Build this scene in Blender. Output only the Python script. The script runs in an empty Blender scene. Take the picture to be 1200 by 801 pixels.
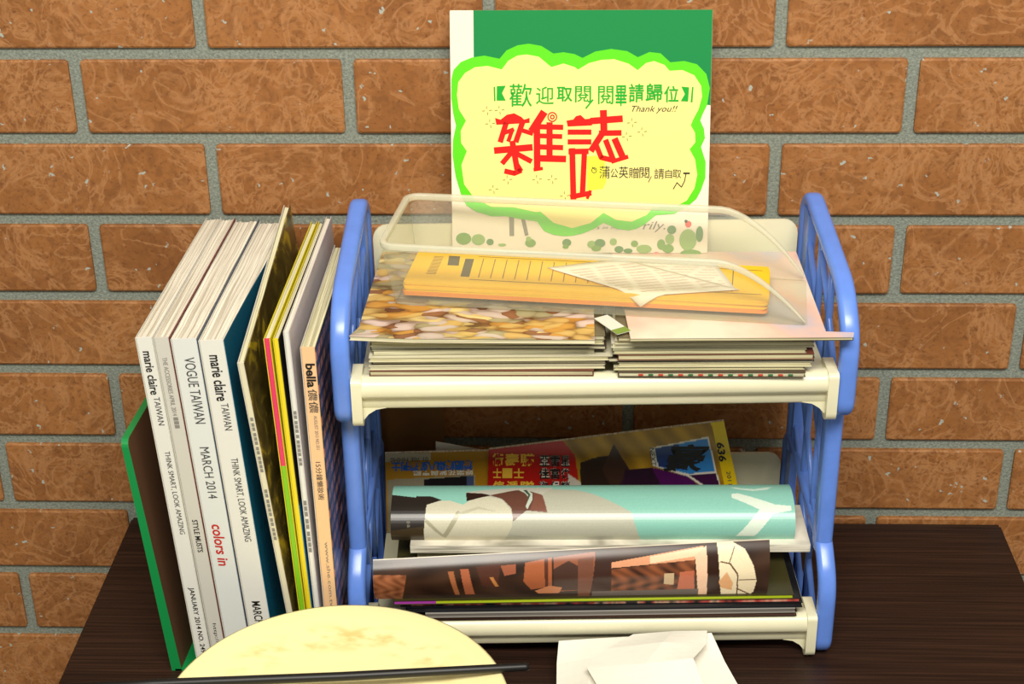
import bpy, bmesh, math, random
import numpy as np
from mathutils import Matrix, Vector
random.seed(7); rng = np.random.default_rng(7)
S = bpy.context.scene; COL = S.collection

# ------------------------------------------------------------------ camera
cam = bpy.data.objects.new('camera', bpy.data.cameras.new('camera')); COL.objects.link(cam)
cam.data.sensor_width = 36; cam.data.lens = 56.394; cam.data.clip_start = .01
pit, yaw, rol = 0.4705, -0.0409, -0.0142
fw = Vector((math.sin(yaw)*math.cos(pit), math.cos(yaw)*math.cos(pit), -math.sin(pit)))
rt = Vector((math.cos(yaw), -math.sin(yaw), 0)); up = rt.cross(fw)
rt2 = math.cos(rol)*rt + math.sin(rol)*up; up2 = -math.sin(rol)*rt + math.cos(rol)*up
M = Matrix((rt2, up2, -fw)).transposed().to_4x4(); M.translation = (0, -1.2867, 0.8421)
cam.matrix_world = M; S.camera = cam
# ------------------------------------------------------------------ world, lights, exposure
S.view_settings.view_transform = 'Standard'; S.view_settings.look = 'None'
S.view_settings.gamma = 1; S.view_settings.use_curve_mapping = False; S.view_settings.exposure = 0.10
wd = bpy.data.worlds.new('world'); S.world = wd; wd.use_nodes = True
wd.node_tree.nodes['Background'].inputs[0].default_value = (1.0, .93, .80, 1)
wd.node_tree.nodes['Background'].inputs[1].default_value = 0.33
def area(name, loc, tgt, sx, sy, power, col):
    l = bpy.data.lights.new(name, 'AREA'); l.shape = 'RECTANGLE'; l.size = sx; l.size_y = sy; l.energy = power; l.color = col
    o = bpy.data.objects.new(name, l); COL.objects.link(o); o.location = loc
    o.rotation_euler = (Vector(tgt)-Vector(loc)).to_track_quat('-Z', 'Y').to_euler(); return o
area('ceiling_light_offscreen', (0.10, -1.45, 1.75), (0.05, -0.1, 0.35), 1.2, .5, 48, (1, .95, .85))

# ------------------------------------------------------------------ helpers
def lin(c):
    return tuple(((v/255)/12.92 if v/255 <= .04045 else ((v/255+.055)/1.055)**2.4) for v in c) + (1,)
MATS = {}
def mat(name, col, rough=.5, spec=.5, noise=0, nscale=80, bump=0, bscale=200):
    if name in MATS: return MATS[name]
    m = bpy.data.materials.new(name); m.use_nodes = True; nt = m.node_tree; b = nt.nodes['Principled BSDF']
    b.inputs['Base Color'].default_value = lin(col); b.inputs['Roughness'].default_value = rough
    b.inputs['Specular IOR Level'].default_value = spec
    if noise:
        tc = nt.nodes.new('ShaderNodeTexCoord'); n = nt.nodes.new('ShaderNodeTexNoise'); n.inputs['Scale'].default_value = nscale
        n.inputs['Detail'].default_value = 5
        nt.links.new(tc.outputs['Object'], n.inputs['Vector'])
        r = nt.nodes.new('ShaderNodeValToRGB'); c = lin(col)
        r.color_ramp.elements[0].position = .3; r.color_ramp.elements[1].position = .7
        r.color_ramp.elements[0].color = tuple(v*(1-noise) for v in c[:3])+(1,); r.color_ramp.elements[1].color = tuple(min(1, v*(1+noise)) for v in c[:3])+(1,)
        nt.links.new(n.outputs['Fac'], r.inputs[0]); nt.links.new(r.outputs[0], b.inputs['Base Color'])
    if bump:
        tc = nt.nodes.new('ShaderNodeTexCoord'); n = nt.nodes.new('ShaderNodeTexNoise'); n.inputs['Scale'].default_value = bscale
        nt.links.new(tc.outputs['Object'], n.inputs['Vector'])
        bp = nt.nodes.new('ShaderNodeBump'); bp.inputs['Strength'].default_value = bump; bp.inputs['Distance'].default_value = .001
        nt.links.new(n.outputs['Fac'], bp.inputs['Height']); nt.links.new(bp.outputs[0], b.inputs['Normal'])
    MATS[name] = m; return m
class G:
    """tiny node-graph helper"""
    def __init__(s, name):
        s.m = bpy.data.materials.new(name); s.m.use_nodes = True; s.nt = s.m.node_tree; s.b = s.nt.nodes['Principled BSDF']
    def n(s, typ, **kw):
        x = s.nt.nodes.new('ShaderNode'+typ)
        for k, v in kw.items():
            if k in x.inputs: x.inputs[k].default_value = v
            else: setattr(x, k, v)
        return x
    def l(s, a, b): s.nt.links.new(a, b)
    def ramp(s, fac, stops):
        r = s.nt.nodes.new('ShaderNodeValToRGB'); e = r.color_ramp.elements
        while len(e) < len(stops): e.new(.5)
        for i, (p, c) in enumerate(stops): e[i].position = p; e[i].color = c
        s.l(fac, r.inputs[0]); return r.outputs[0]
    def mix(s, fac, a, b):
        x = s.nt.nodes.new('ShaderNodeMix'); x.data_type = 'RGBA'
        for sock, v in ((x.inputs[0], fac), (x.inputs[6], a), (x.inputs[7], b)):
            if isinstance(v, bpy.types.NodeSocket): s.l(v, sock)
            else: sock.default_value = v
        return x.outputs[2]
def mesh(name, v, f, m=None, parent=None, smooth=False, mi=None):
    me = bpy.data.meshes.new(name); me.from_pydata([tuple(p) for p in v], [], f)
    bm = bmesh.new(); bm.from_mesh(me); bmesh.ops.recalc_face_normals(bm, faces=bm.faces); bm.to_mesh(me); bm.free()
    if m is not None:
        for mm in (m if isinstance(m, (list, tuple)) else [m]): me.materials.append(mm)
    if mi is not None: me.polygons.foreach_set('material_index', mi)
    if smooth: me.polygons.foreach_set('use_smooth', [True]*len(me.polygons))
    o = bpy.data.objects.new(name, me); COL.objects.link(o)
    if parent is not None: o.parent = parent
    return o
def tag(o, label=None, cat=None, group=None, kind=None):
    if label: o['label'] = label
    if cat: o['category'] = cat
    if group: o['group'] = group
    if kind: o['kind'] = kind
    return o
def thing(name, label, cat, loc=(0, 0, 0), rot=(0, 0, 0), group=None):
    o = bpy.data.objects.new(name, None); COL.objects.link(o); o.location = loc; o.rotation_euler = rot; o.empty_display_size = .02
    return tag(o, label, cat, group)
class MB:
    def __init__(s): s.v = []; s.f = []; s.mi = []
    def add(s, v, f, mi=0):
        k = len(s.v); s.v += [tuple(p) for p in v]; s.f += [[i+k for i in q] for q in f]; s.mi += [mi]*len(f); return s
    def box(s, a, b, mi=0, c=0):
        (x0, y0, z0), (x1, y1, z1) = a, b
        if not c:
            v = [(x, y, z) for x in (x0, x1) for y in (y0, y1) for z in (z0, z1)]
            return s.add(v, [(0, 1, 3, 2), (4, 6, 7, 5), (0, 4, 5, 1), (2, 3, 7, 6), (0, 2, 6, 4), (1, 5, 7, 3)], mi)
        bm = bmesh.new(); bmesh.ops.create_cube(bm, size=1)
        for w in bm.verts: w.co = Vector((x0+(w.co.x+.5)*(x1-x0), y0+(w.co.y+.5)*(y1-y0), z0+(w.co.z+.5)*(z1-z0)))
        bmesh.ops.bevel(bm, geom=bm.edges[:], offset=c, segments=2, affect='EDGES')
        bm.verts.index_update(); s.add([w.co[:] for w in bm.verts], [[w.index for w in q.verts] for q in bm.faces], mi); bm.free(); return s
    def prism(s, poly, a0, a1, axis='z', mi=0):
        """poly: list of 2D points, extruded from a0 to a1 along axis; x: (y,z) plane, y: (x,z), z: (x,y)"""
        mp = {'z': lambda p, a: (p[0], p[1], a), 'x': lambda p, a: (a, p[0], p[1]), 'y': lambda p, a: (p[0], a, p[1])}[axis]
        n = len(poly); v = [mp(p, a0) for p in poly]+[mp(p, a1) for p in poly]
        f = [list(range(n))[::-1], list(range(n, 2*n))]+[[i, (i+1) % n, n+(i+1) % n, n+i] for i in range(n)]
        return s.add(v, f, mi)
    def tube(s, pts, r, n=10, closed=False, cap=True, mi=0):
        pts = [Vector(p) for p in pts]; N = len(pts); rs = r if isinstance(r, (list, tuple)) else [r]*N
        rings = []; last = None
        for i, p in enumerate(pts):
            a = pts[(i-1) % N] if (i or closed) else p; b = pts[(i+1) % N] if (i < N-1 or closed) else p
            t = (b-a).normalized()
            if last is None: u_ = t.orthogonal().normalized()
            else: u_ = (last-t*last.dot(t)).normalized()
            last = u_; w_ = t.cross(u_)
            rings.append([p+rs[i]*(math.cos(2*math.pi*k/n)*u_+math.sin(2*math.pi*k/n)*w_) for k in range(n)])
        v = [q for rg in rings for q in rg]; f = []
        for i in range(N if closed else N-1):
            j = (i+1) % N
            f += [[i*n+k, i*n+(k+1) % n, j*n+(k+1) % n, j*n+k] for k in range(n)]
        if cap and not closed: f += [list(range(n))[::-1], [(N-1)*n+k for k in range(n)]]
        return s.add(v, f, mi)
    def sweep(s, path, sec, closed=True, mi=0):
        """path: (y,z) loop; sec: cross-section (a along x, b along in-plane normal)"""
        N = len(path); n = len(sec); v = []
        for i in range(N):
            a = path[(i-1) % N] if (i or closed) else path[i]; b = path[(i+1) % N] if (i < N-1 or closed) else path[i]
            t = Vector((b[0]-a[0], b[1]-a[1])).normalized(); nn = Vector((-t.y, t.x))
            for (sa, sb) in sec: v.append((sa, path[i][0]+nn.x*sb, path[i][1]+nn.y*sb))
        f = []
        for i in range(N if closed else N-1):
            j = (i+1) % N
            f += [[i*n+k, i*n+(k+1) % n, j*n+(k+1) % n, j*n+k] for k in range(n)]
        if not closed: f += [list(range(n))[::-1], [(N-1)*n+k for k in range(n)]]
        return s.add(v, f, mi)
    def lathe(s, prof, n=64, mi=0):
        v = [(r*math.cos(2*math.pi*k/n), r*math.sin(2*math.pi*k/n), z) for (r, z) in prof for k in range(n)]
        f = [[i*n+k, i*n+(k+1) % n, (i+1)*n+(k+1) % n, (i+1)*n+k] for i in range(len(prof)-1) for k in range(n)]
        return s.add(v, f, mi)
    def build(s, name, m=None, parent=None, smooth=False):
        return mesh(name, s.v, s.f, m, parent, smooth, s.mi if isinstance(m, (list, tuple)) else None)
def round_poly(cs, seg=6):
    """cs: (a, b, radius) corners -> rounded outline"""
    out = []; n = len(cs)
    for i in range(n):
        p = Vector(cs[i][:2]); a = (Vector(cs[i-1][:2])-p).normalized(); b = (Vector(cs[(i+1) % n][:2])-p).normalized(); r = cs[i][2]
        if r <= 0: out.append(tuple(p)); continue
        ang = a.angle(b); d = r/math.tan(ang/2); c = p+(a+b).normalized()*(r/math.sin(ang/2))
        s0 = p+a*d-c; s1 = p+b*d-c; t0 = math.atan2(s0.y, s0.x); t1 = math.atan2(s1.y, s1.x); dt = (t1-t0+math.pi) % (2*math.pi)-math.pi
        out += [(c.x+r*math.cos(t0+dt*k/seg), c.y+r*math.sin(t0+dt*k/seg)) for k in range(seg+1)]
    return out
def smooth_mod(o, angle=40):
    o.data.polygons.foreach_set('use_smooth', [True]*len(o.data.polygons))
    o.data.set_sharp_from_angle(angle=math.radians(angle)); return o
def text_pts(body, size=1, shear=0, offset=0, sx=1):
    """mesh (verts 2D, faces) of a line of lettering"""
    c = bpy.data.curves.new('lettering', 'FONT'); c.body = body; c.size = size; c.shear = shear; c.offset = offset*size; c.resolution_u = 3
    o = bpy.data.objects.new('lettering', c); COL.objects.link(o); bpy.context.view_layer.update()
    e = o.evaluated_get(bpy.context.evaluated_depsgraph_get()); me = e.to_mesh()
    v = [(p.co.x*sx, p.co.y) for p in me.vertices]; f = [list(q.vertices) for q in me.polygons]; e.to_mesh_clear()
    bpy.data.objects.remove(o); bpy.data.curves.remove(c)
    x0 = min(p[0] for p in v); y0 = min(p[1] for p in v)
    return v, f, x0, max(p[0] for p in v), y0, max(p[1] for p in v)
def lettering(body, fit, mp, m, parent, **kw):
    """fit=(a0,a1,b0,b1): stretch the line into that 2D box, then mp(a,b)->xyz"""
    v, f, x0, x1, y0, y1 = text_pts(body, **kw); a0, a1, b0, b1 = fit
    P = [mp(a0+(p[0]-x0)/(x1-x0)*(a1-a0), b0+(p[1]-y0)/(y1-y0)*(b1-b0)) for p in v]
    me = bpy.data.meshes.new('lettering'); me.from_pydata(P, [], f); me.materials.append(m)
    o = bpy.data.objects.new('lettering', me); COL.objects.link(o); o.parent = parent; return o
def inpoly(U, V, poly):
    ins = np.zeros(U.shape, bool); n = len(poly)
    for i in range(n):
        (x0, y0), (x1, y1) = poly[i], poly[(i+1) % n]
        c = ((y0 > V) != (y1 > V)); ins ^= c & (U < (x1-x0)*(V-y0)/((y1-y0) if y1 != y0 else 1e-9)+x0)
    return ins
def print_mat(name, rough=.3):
    if name in MATS: return MATS[name]
    g = G(name); a = g.n('Attribute', attribute_name='print'); g.l(a.outputs['Color'], g.b.inputs['Base Color']); g.b.inputs['Roughness'].default_value = rough
    MATS[name] = g.m; return g.m
def painted(name, surf, nu, nv, base, layers, m, parent, thick=None, noise=.03):
    """a printed sheet: surf(u,v)->xyz over the unit square; layers=(poly in uv or callable mask, colour)"""
    us = np.linspace(0, 1, nu); vs = np.linspace(0, 1, nv); U, V = np.meshgrid(us, vs, indexing='ij')
    colr = np.zeros(U.shape+(4,)); colr[:] = lin(base)
    for sh, c in layers:
        k = sh(U, V) if callable(sh) else inpoly(U, V, sh)
        if callable(c): colr[k] = c(U, V)[k]
        else: colr[k] = lin(c)
    colr[..., :3] *= (1+noise*rng.standard_normal(U.shape))[..., None]
    v = [surf(a, b) for a in us for b in vs]
    f = [[i*nv+j, (i+1)*nv+j, (i+1)*nv+j+1, i*nv+j+1] for i in range(nu-1) for j in range(nv-1)]
    me = bpy.data.meshes.new(name); me.from_pydata(v, [], f); me.materials.append(m)
    at = me.color_attributes.new('print', 'FLOAT_COLOR', 'POINT'); at.data.foreach_set('color', np.clip(colr, 0, 1).reshape(-1))
    me.polygons.foreach_set('use_smooth', [True]*len(me.polygons))
    o = bpy.data.objects.new(name, me); COL.objects.link(o); o.parent = parent
    if thick:
        md = o.modifiers.new('thickness', 'SOLIDIFY'); md.thickness = thick; md.offset = 0
    return o
def interp(x, xs, ys): return float(np.interp(x, xs, ys))

# ------------------------------------------------------------------ materials of the setting
def brick_mat():
    g = G('brick_face'); oi = g.n('ObjectInfo'); tc = g.n('TexCoord')
    mu = g.n('Math', operation='MULTIPLY'); mu.inputs[1].default_value = 37.0; g.l(oi.outputs['Random'], mu.inputs[0])
    ad = g.n('VectorMath', operation='ADD'); g.l(tc.outputs['Object'], ad.inputs[0]); g.l(mu.outputs[0], ad.inputs[1])
    big = g.n('TexNoise', Scale=9.0, Detail=4.0); g.l(ad.outputs[0], big.inputs['Vector'])
    base = g.ramp(big.outputs['Fac'], [(.3, lin((138, 88, 46))), (.5, lin((154, 100, 53))), (.72, lin((168, 112, 62)))])
    # swirled light veins: ridges of a strongly distorted noise
    wv = g.n('TexNoise', Scale=16.0, Detail=4.0, Distortion=2.6); g.l(ad.outputs[0], wv.inputs['Vector'])
    vein = g.ramp(wv.outputs['Fac'], [(.455, (0, 0, 0, 1)), (.5, (.62, .62, .62, 1)), (.545, (0, 0, 0, 1))])
    wv2 = g.n('TexNoise', Scale=38.0, Detail=5.0, Distortion=3.2); g.l(ad.outputs[0], wv2.inputs['Vector'])
    vein2 = g.ramp(wv2.outputs['Fac'], [(.41, (0, 0, 0, 1)), (.5, (.8, .8, .8, 1)), (.59, (0, 0, 0, 1))])
    pt = g.n('TexNoise', Scale=14.0, Detail=2.0); g.l(ad.outputs[0], pt.inputs['Vector'])
    pm = g.ramp(pt.outputs['Fac'], [(.42, (0, 0, 0, 1)), (.62, (1, 1, 1, 1))])
    fn_ = g.n('TexNoise', Scale=95.0, Detail=5.0, Distortion=1.2); g.l(ad.outputs[0], fn_.inputs['Vector'])
    base = g.mix(g.ramp(fn_.outputs['Fac'], [(.38, (.5, .5, .5, 1)), (.56, (0, 0, 0, 1))]), base, lin((118, 74, 40)))
    c1 = g.mix(vein, base, lin((184, 132, 86)))
    m2 = g.n('Math', operation='MULTIPLY'); g.l(vein2, m2.inputs[0]); g.l(pm, m2.inputs[1])
    c2 = g.mix(m2.outputs[0], c1, lin((178, 126, 80)))
    dk = g.n('TexNoise', Scale=300.0, Detail=3.0); g.l(ad.outputs[0], dk.inputs['Vector'])
    c2b = g.mix(g.ramp(dk.outputs['Fac'], [(.30, (.55, .55, .55, 1)), (.42, (0, 0, 0, 1))]), c2, lin((104, 60, 32)))
    spn = g.n('TexNoise', Scale=160.0); g.l(ad.outputs[0], spn.inputs['Vector'])
    spv = g.n('VectorMath', operation='MULTIPLY_ADD'); spv.inputs[1].default_value = (.012, .012, .012); g.l(spn.outputs['Color'], spv.inputs[0]); g.l(ad.outputs[0], spv.inputs[2])
    sp = g.n('TexVoronoi', Scale=100.0); g.l(spv.outputs[0], sp.inputs['Vector'])
    spm = g.ramp(sp.outputs['Distance'], [(.12, (1, 1, 1, 1)), (.20, (0, 0, 0, 1))])
    sel = g.n('SeparateColor'); g.l(sp.outputs['Color'], sel.inputs[0])
    gt = g.n('Math', operation='GREATER_THAN'); gt.inputs[1].default_value = .80; g.l(sel.outputs[0], gt.inputs[0])
    m3 = g.n('Math', operation='MULTIPLY'); g.l(spm, m3.inputs[0]); g.l(gt.outputs[0], m3.inputs[1])
    c3 = g.mix(m3.outputs[0], c2b, lin((172, 178, 168)))
    g.l(c3, g.b.inputs['Base Color']); g.b.inputs['Roughness'].default_value = .62; g.b.inputs['Specular IOR Level'].default_value = .3
    bp = g.n('Bump', Strength=.35, Distance=.001); g.l(wv2.outputs['Fac'], bp.inputs['Height']); g.l(bp.outputs[0], g.b.inputs['Normal'])
    return g.m
BRICK = brick_mat()
MORTAR = mat('mortar', (134, 141, 131), .9, .2, noise=.30, nscale=420, bump=.8, bscale=700)
def wood_mat():
    g = G('dark_wood'); tc = g.n('TexCoord'); mp = g.n('Mapping'); mp.inputs['Scale'].default_value = (3, 160, 60); g.l(tc.outputs['Object'], mp.inputs[0])
    n = g.n('TexNoise', Scale=2.2, Detail=6.0, Distortion=.3); g.l(mp.outputs[0], n.inputs['Vector'])
    g.l(g.ramp(n.outputs['Fac'], [(.35, lin((30, 18, 13))), (.55, lin((48, 30, 22))), (.75, lin((66, 43, 32)))]), g.b.inputs['Base Color'])
    g.b.inputs['Roughness'].default_value = .45; g.b.inputs['Specular IOR Level'].default_value = .3; return g.m
WOOD = wood_mat()

# ------------------------------------------------------------------ setting: brick wall, floor
wall = MB().box((-1.35, 0.0022, -.78), (1.35, .10, 1.2)).build('wall_back', MORTAR); tag(wall, 'brick wall with wide grey mortar joints', kind='structure')
JW = .0052; HPX = .1175; X0 = -.3026; ZT = .4545; PZ = .0743
fix = {(0, 0): -5.6, (0, 4): 3.7, (1, -1): 6.3, (1, 1): -1.8, (1, 5): -6, (2, 0): -8.5, (2, 4): 7.5, (3, -1): 1.9, (3, 5): -1.3, (4, 6): -7.4, (5, 3): 4.7, (6, 6): 3.3}
for row in range(-8, 16):
    zb = ZT-PZ*row+JW; zt = ZT-PZ*(row-1)-JW; par = row % 2
    us = [u for u in range(-8, 14) if u % 2 == par]
    js = [u*HPX+X0+fix.get((row, u), 0)/1461 for u in us]
    for a, b in zip(js, js[1:]):
        if b < -1.15 or a > 1.15: continue
        x0, x1, h, c = a+JW, b-JW, zt-zb, .0016
        w2 = (x1-x0)/2; h2 = h/2; yo = random.uniform(-.0005, .0005)
        out = round_poly([(-w2, -h2, .003), (w2, -h2, .003), (w2, h2, .003), (-w2, h2, .003)], 2)
        inn = [(p[0]*(1-c/w2), p[1]*(1-c/h2)) for p in out]; n = len(out)
        v = [(p[0], .004, p[1]) for p in out]+[(p[0], -.0006, p[1]) for p in out]+[(p[0], -.0016, p[1]) for p in inn]
        f = [[k, (k+1) % n, n+(k+1) % n, n+k] for k in range(n)]+[[n+k, n+(k+1) % n, 2*n+(k+1) % n, 2*n+k] for k in range(n)]+[list(range(2*n, 3*n))]
        o = mesh('brick', v, f, BRICK, wall); o.location = ((x0+x1)/2, yo, (zb+zt)/2)
flo = MB().box((-1.35, -2.2, -.80), (1.35, .10, -.78)).build('floor', mat('floor_tile', (120, 112, 98), .4, noise=.1, nscale=6)); tag(flo, 'plain grey tiled floor under the table', kind='structure')

# ------------------------------------------------------------------ table
T = thing('side_table', 'dark brown wood grain table pushed against the brick wall', 'table', (-.0075, -.004, -.78))
mesh_top = MB().box((-.4125, -.62, .75), (.4125, 0, .78), c=.0025).build('tabletop', WOOD, T); smooth_mod(mesh_top)
for sx in (-1, 1):
    for y in (-.58, -.04):
        MB().box((sx*.385-.022, y-.022, 0), (sx*.385+.022, y+.022, .75), c=.002).build('leg', WOOD, T)
MB().box((-.36, -.585, .68), (.36, -.567, .75)).build('apron', WOOD, T)
MB().box((-.36, -.045, .68), (.36, -.027, .75)).build('apron', WOOD, T)

# ------------------------------------------------------------------ two-tier rack
BLUE = mat('blue_plastic', (100, 140, 228), .26, .5, noise=.06, nscale=60)
CREAM = mat('cream_plastic', (232, 228, 196), .33, .5, noise=.03, nscale=30)
R = thing('magazine_rack', 'two tier plastic rack with blue lattice sides and cream shelves holding magazines', 'rack', (.0185, -.2175, 0), (0, 0, math.radians(2.28)))
HW = .1995; RW = .0148; TOE = .040
def capsule(w, t, n=5):
    return round_poly([(-w/2, -t/2, t*.45), (w/2, -t/2, t*.45), (w/2, t/2, t*.45), (-w/2, t/2, t*.45)], n)
def toe(o, sx):
    for q in o.data.vertices: q.co.x -= sx*TOE*q.co.y
    return o
def slope(y): return interp(y, [0, .03, .15, .175], [.080, .100, .124, .124])
for base in (0, .225):
    for sx in (-1, 1):
        xc = sx*(HW-RW/2); xw = sx*(HW-RW*.66)
        path = round_poly([(.005, .005, .013), (.167, .005, .012), (.167, .128, .018), (.034, .101, .05), (.005, .072, .04)][::1], 8)
        fr = MB().sweep(path, [(a+xc, b) for a, b in capsule(RW, .0105)]).build('side_frame', BLUE, R, True); fr.location = (0, 0, base); toe(fr, sx)
        # lattice: upright bars and bars slanting down to the front
        def bar(p, q, w=.0055, t=.005):
            d = Vector((q[0]-p[0], q[1]-p[1])).normalized(); nn = Vector((-d.y, d.x))*w/2
            return toe(MB().tube([(xw, p[0], p[1]), (xw, q[0], q[1])], w*.55, 8).build('lattice_bar', BLUE, fr, True), sx)
        top = .228 if base == 0 else None
        lo = .008
        toe(MB().prism([(.142, lo), (.160, lo), (.160, (top or .116)), (.142, (top or .113))], xw-.003, xw+.003, 'x').build('lattice_bar', BLUE, fr), sx)
        for y in (.064, .103): bar((y, lo), (y, top-.002 if top else slope(y)))
        zs = [-.07, -.01, .05, .11, .16] if base == 0 else [-.062, -.008]
        for z0 in zs:
            ys = [y for y in np.linspace(.03 if base == 0 else .012, .15, 90) if lo < z0+y*1.05 < ((top-.003) if top else slope(y)-.002)]
            if len(ys) > 8: bar((ys[0], z0+ys[0]*1.05), (ys[-1], z0+ys[-1]*1.05), .005, .0056)
        if base == 0:
            for y, w in ((.034, .019), (.156, .016)):
                p = MB()
                sec = round_poly([(-.007, -w/2, .005), (.007, -w/2, .005), (.007, w/2, .005), (-.007, w/2, .005)], 4)
                p.prism([(xc+a, y+b) for a, b in sec], slope(y)-.012, .2255, 'z')
                toe(smooth_mod(p.build('post', BLUE, R)), sx)
    tr = MB().box((-.1775, .004, .0355), (.1775, .1655, .0385)).build('tray', CREAM, R); tr.location = (0, 0, base)
    prof = [(.020, .0385), (.013, .0420), (.006, .0430), (.001, .0405), (-.0015, .0355), (-.0012, .0300), (.0012, .0262), (.0042, .0255), (.0046, .0175), (.0065, .0155), (.0120, .0155), (.0120, .0350), (.020, .0355)]
    smooth_mod(MB().prism(prof, -.1845, .1845, 'x').build('front_lip', CREAM, tr), 50)
    for sx in (-1, 1):
        ep = round_poly([(-.0022, .0435, .004), (.030, .0435, .004), (.030, .016, .012), (.014, .0015, .010), (-.0022, .0015, .0085)], 5)
        x = sorted((sx*.1768, sx*.1848)); smooth_mod(MB().prism(ep, x[0], x[1], 'x').build('end_cap', CREAM, tr))
        gus = [(sx*.1768, .006), (sx*.1768, .0165), (sx*.159, .0165), (sx*.167, .0150), (sx*.173, .0110)]
        MB().prism(gus, .0050, .0115, 'y').build('gusset', CREAM, tr)
    bp = round_poly([(-.177, .036, .002), (.177, .036, .002), (.177, .101, .012), (-.177, .101, .012)], 5)
    smooth_mod(MB().prism(bp, .1640, .1665, 'y').build('back_panel', CREAM, tr))

# ------------------------------------------------------------------ standing magazines in a green file box
def pages_mat(name, a, b, axis='x', sc=900, lowsc=6):
    if name in MATS: return MATS[name]
    g = G(name); tc = g.n('TexCoord'); mp = g.n('Mapping'); mp.inputs['Scale'].default_value = {'x': (sc, lowsc, lowsc), 'z': (lowsc, lowsc, sc)}[axis]
    g.l(tc.outputs['Object'], mp.inputs[0]); n = g.n('TexNoise', Scale=1.0, Detail=3.0, Distortion=.4); g.l(mp.outputs[0], n.inputs['Vector'])
    g.l(g.ramp(n.outputs['Fac'], [(.36, lin(a)), (.54, lin(b)), (.70, tuple(min(1, c*1.12) for c in lin(b)[:3])+(1,))]), g.b.inputs['Base Color'])
    g.b.inputs['Roughness'].default_value = .75
    bp = g.n('Bump', Strength=.4, Distance=.0006); g.l(n.outputs['Fac'], bp.inputs['Height']); g.l(bp.outputs[0], g.b.inputs['Normal'])
    MATS[name] = g.m; return g.m
PG1 = pages_mat('page_edges_white', (188, 180, 160), (232, 228, 212))
PG2 = pages_mat('page_edges_cream', (176, 170, 134), (222, 218, 184))
BLACK = mat('black_ink', (24, 22, 22), .5); GREYINK = mat('grey_ink', (135, 132, 126), .6); DGREY = mat('dark_grey_ink', (62, 62, 64), .6); REDINK = mat('red_ink', (196, 40, 32), .5)
ZPX = ([403, 480, 746, 766, 806], [.311, .256, .046, .029, -.004])
def zpx(y): return interp(y, *ZPX)
BY = -.25
def magazine(label, xb, xt, w, h, d, yawd, spine, left, right, pages, texts=(), tilt=0, lift=.003, name='magazine', fan=.0, y0=BY, fanr=0, slant=0):
    """spine faces -y; xb / xt = centre of the spine at the foot and at the head"""
    lean = math.atan2(xt-xb, h)
    o = thing(name, label, 'magazine', (xb, y0, lift), (0, 0, 0), 'magazines standing in the green file box')
    o.matrix_world = Matrix.Translation((xb, y0, lift)) @ Matrix.Rotation(lean, 4, 'Y') @ Matrix.Rotation(math.radians(-yawd), 4, 'Z') @ Matrix.Rotation(math.radians(tilt), 4, 'X')
    t = .0005; a = w/2; c = MB(); e = min(.0012, w*.25)
    # U-shaped cover, its fore edge opening a little
    def sheet(sx, mi):
        n = 8; v = []
        for i in range(n+1):
            y = d*i/n; x = sx*(a+fan*(i/n)**2+(fanr*(i/n)**1.5 if sx > 0 else 0))
            hh = h+slant*i/n; v += [(x, y, 0), (x, y, hh), (x-sx*t, y, hh), (x-sx*t, y, 0)]
        f = []
        for i in range(n):
            k = 4*i
            f += [[k, k+4, k+5, k+1], [k+1, k+5, k+6, k+2], [k+2, k+6, k+7, k+3], [k+3, k+7, k+4, k]]
        f += [[0, 1, 2, 3], [4*n, 4*n+3, 4*n+2, 4*n+1]]
        c.add(v, f, mi)
    sheet(-1, 1); sheet(1, 2)
    c.prism([(-a, .0012), (-a+e, 0), (a-e, 0), (a, .0012), (a-t, .0016), (-a+t, .0016)], 0, h, 'z', 0)
    c.build('cover', [spine, left, right], o)
    # page block with an uneven head
    nx = max(4, int(w/.0011)); ny = 10; v = []; f = []
    hx = [random.uniform(-.0010, .0004)-.0006 for _ in range(nx+1)]; wob = [random.uniform(-1, 1) for _ in range(ny+1)]
    for j in range(ny+1):
        y = .0015+(d-.004)*j/ny; fa = 1+fan/a*(j/ny)**2
        for i in range(nx+1):
            x = (-a+t*1.2+(w-2.4*t)*i/nx)*fa+fanr*(j/ny)**1.5*i/nx+.0004*wob[j]*math.sin(i*1.7)*(0 < i < nx)
            v.append((x, y, h+hx[i]+.0005*wob[j]+slant*j/ny))
    N = len(v); v += [(p[0], p[1], .001) for p in v]; W = nx+1
    for j in range(ny):
        for i in range(nx):
            k = j*W+i; f.append([k, k+1, k+W+1, k+W])
    ring = [i for i in range(W)]+[j*W+nx for j in range(1, ny+1)]+[ny*W+i for i in range(nx-1, -1, -1)]+[j*W for j in range(ny-1, 0, -1)]
    f += [[ring[k], ring[(k+1) % len(ring)], ring[(k+1) % len(ring)]+N, ring[k]+N] for k in range(len(ring))]
    mesh('pages', v, f, pages, o)
    for (body, ya, yb, frac, off, m, kw) in texts:   # ya..yb = where on the spine, frac = letter height / spine width, off = shift
        za, zb = zpx(ya)-lift, zpx(yb)-lift
        lettering(body, (za, zb, (off-frac/2)*w, (off+frac/2)*w), lambda s, b: (b, -.0003, s), m, o, **kw)
    return o
W_ = lambda n, c, r=.4: mat(n, c, r)
white = W_('white_spine', (228, 228, 220)); offw = W_('offwhite_spine', (208, 206, 196)); cool = W_('cool_white_spine', (222, 226, 222))
navy = W_('navy_cover', (14, 34, 62), .25); teal = W_('teal_cover', (10, 92, 122), .25); dark = W_('dark_cover', (34, 26, 22), .3)
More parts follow.
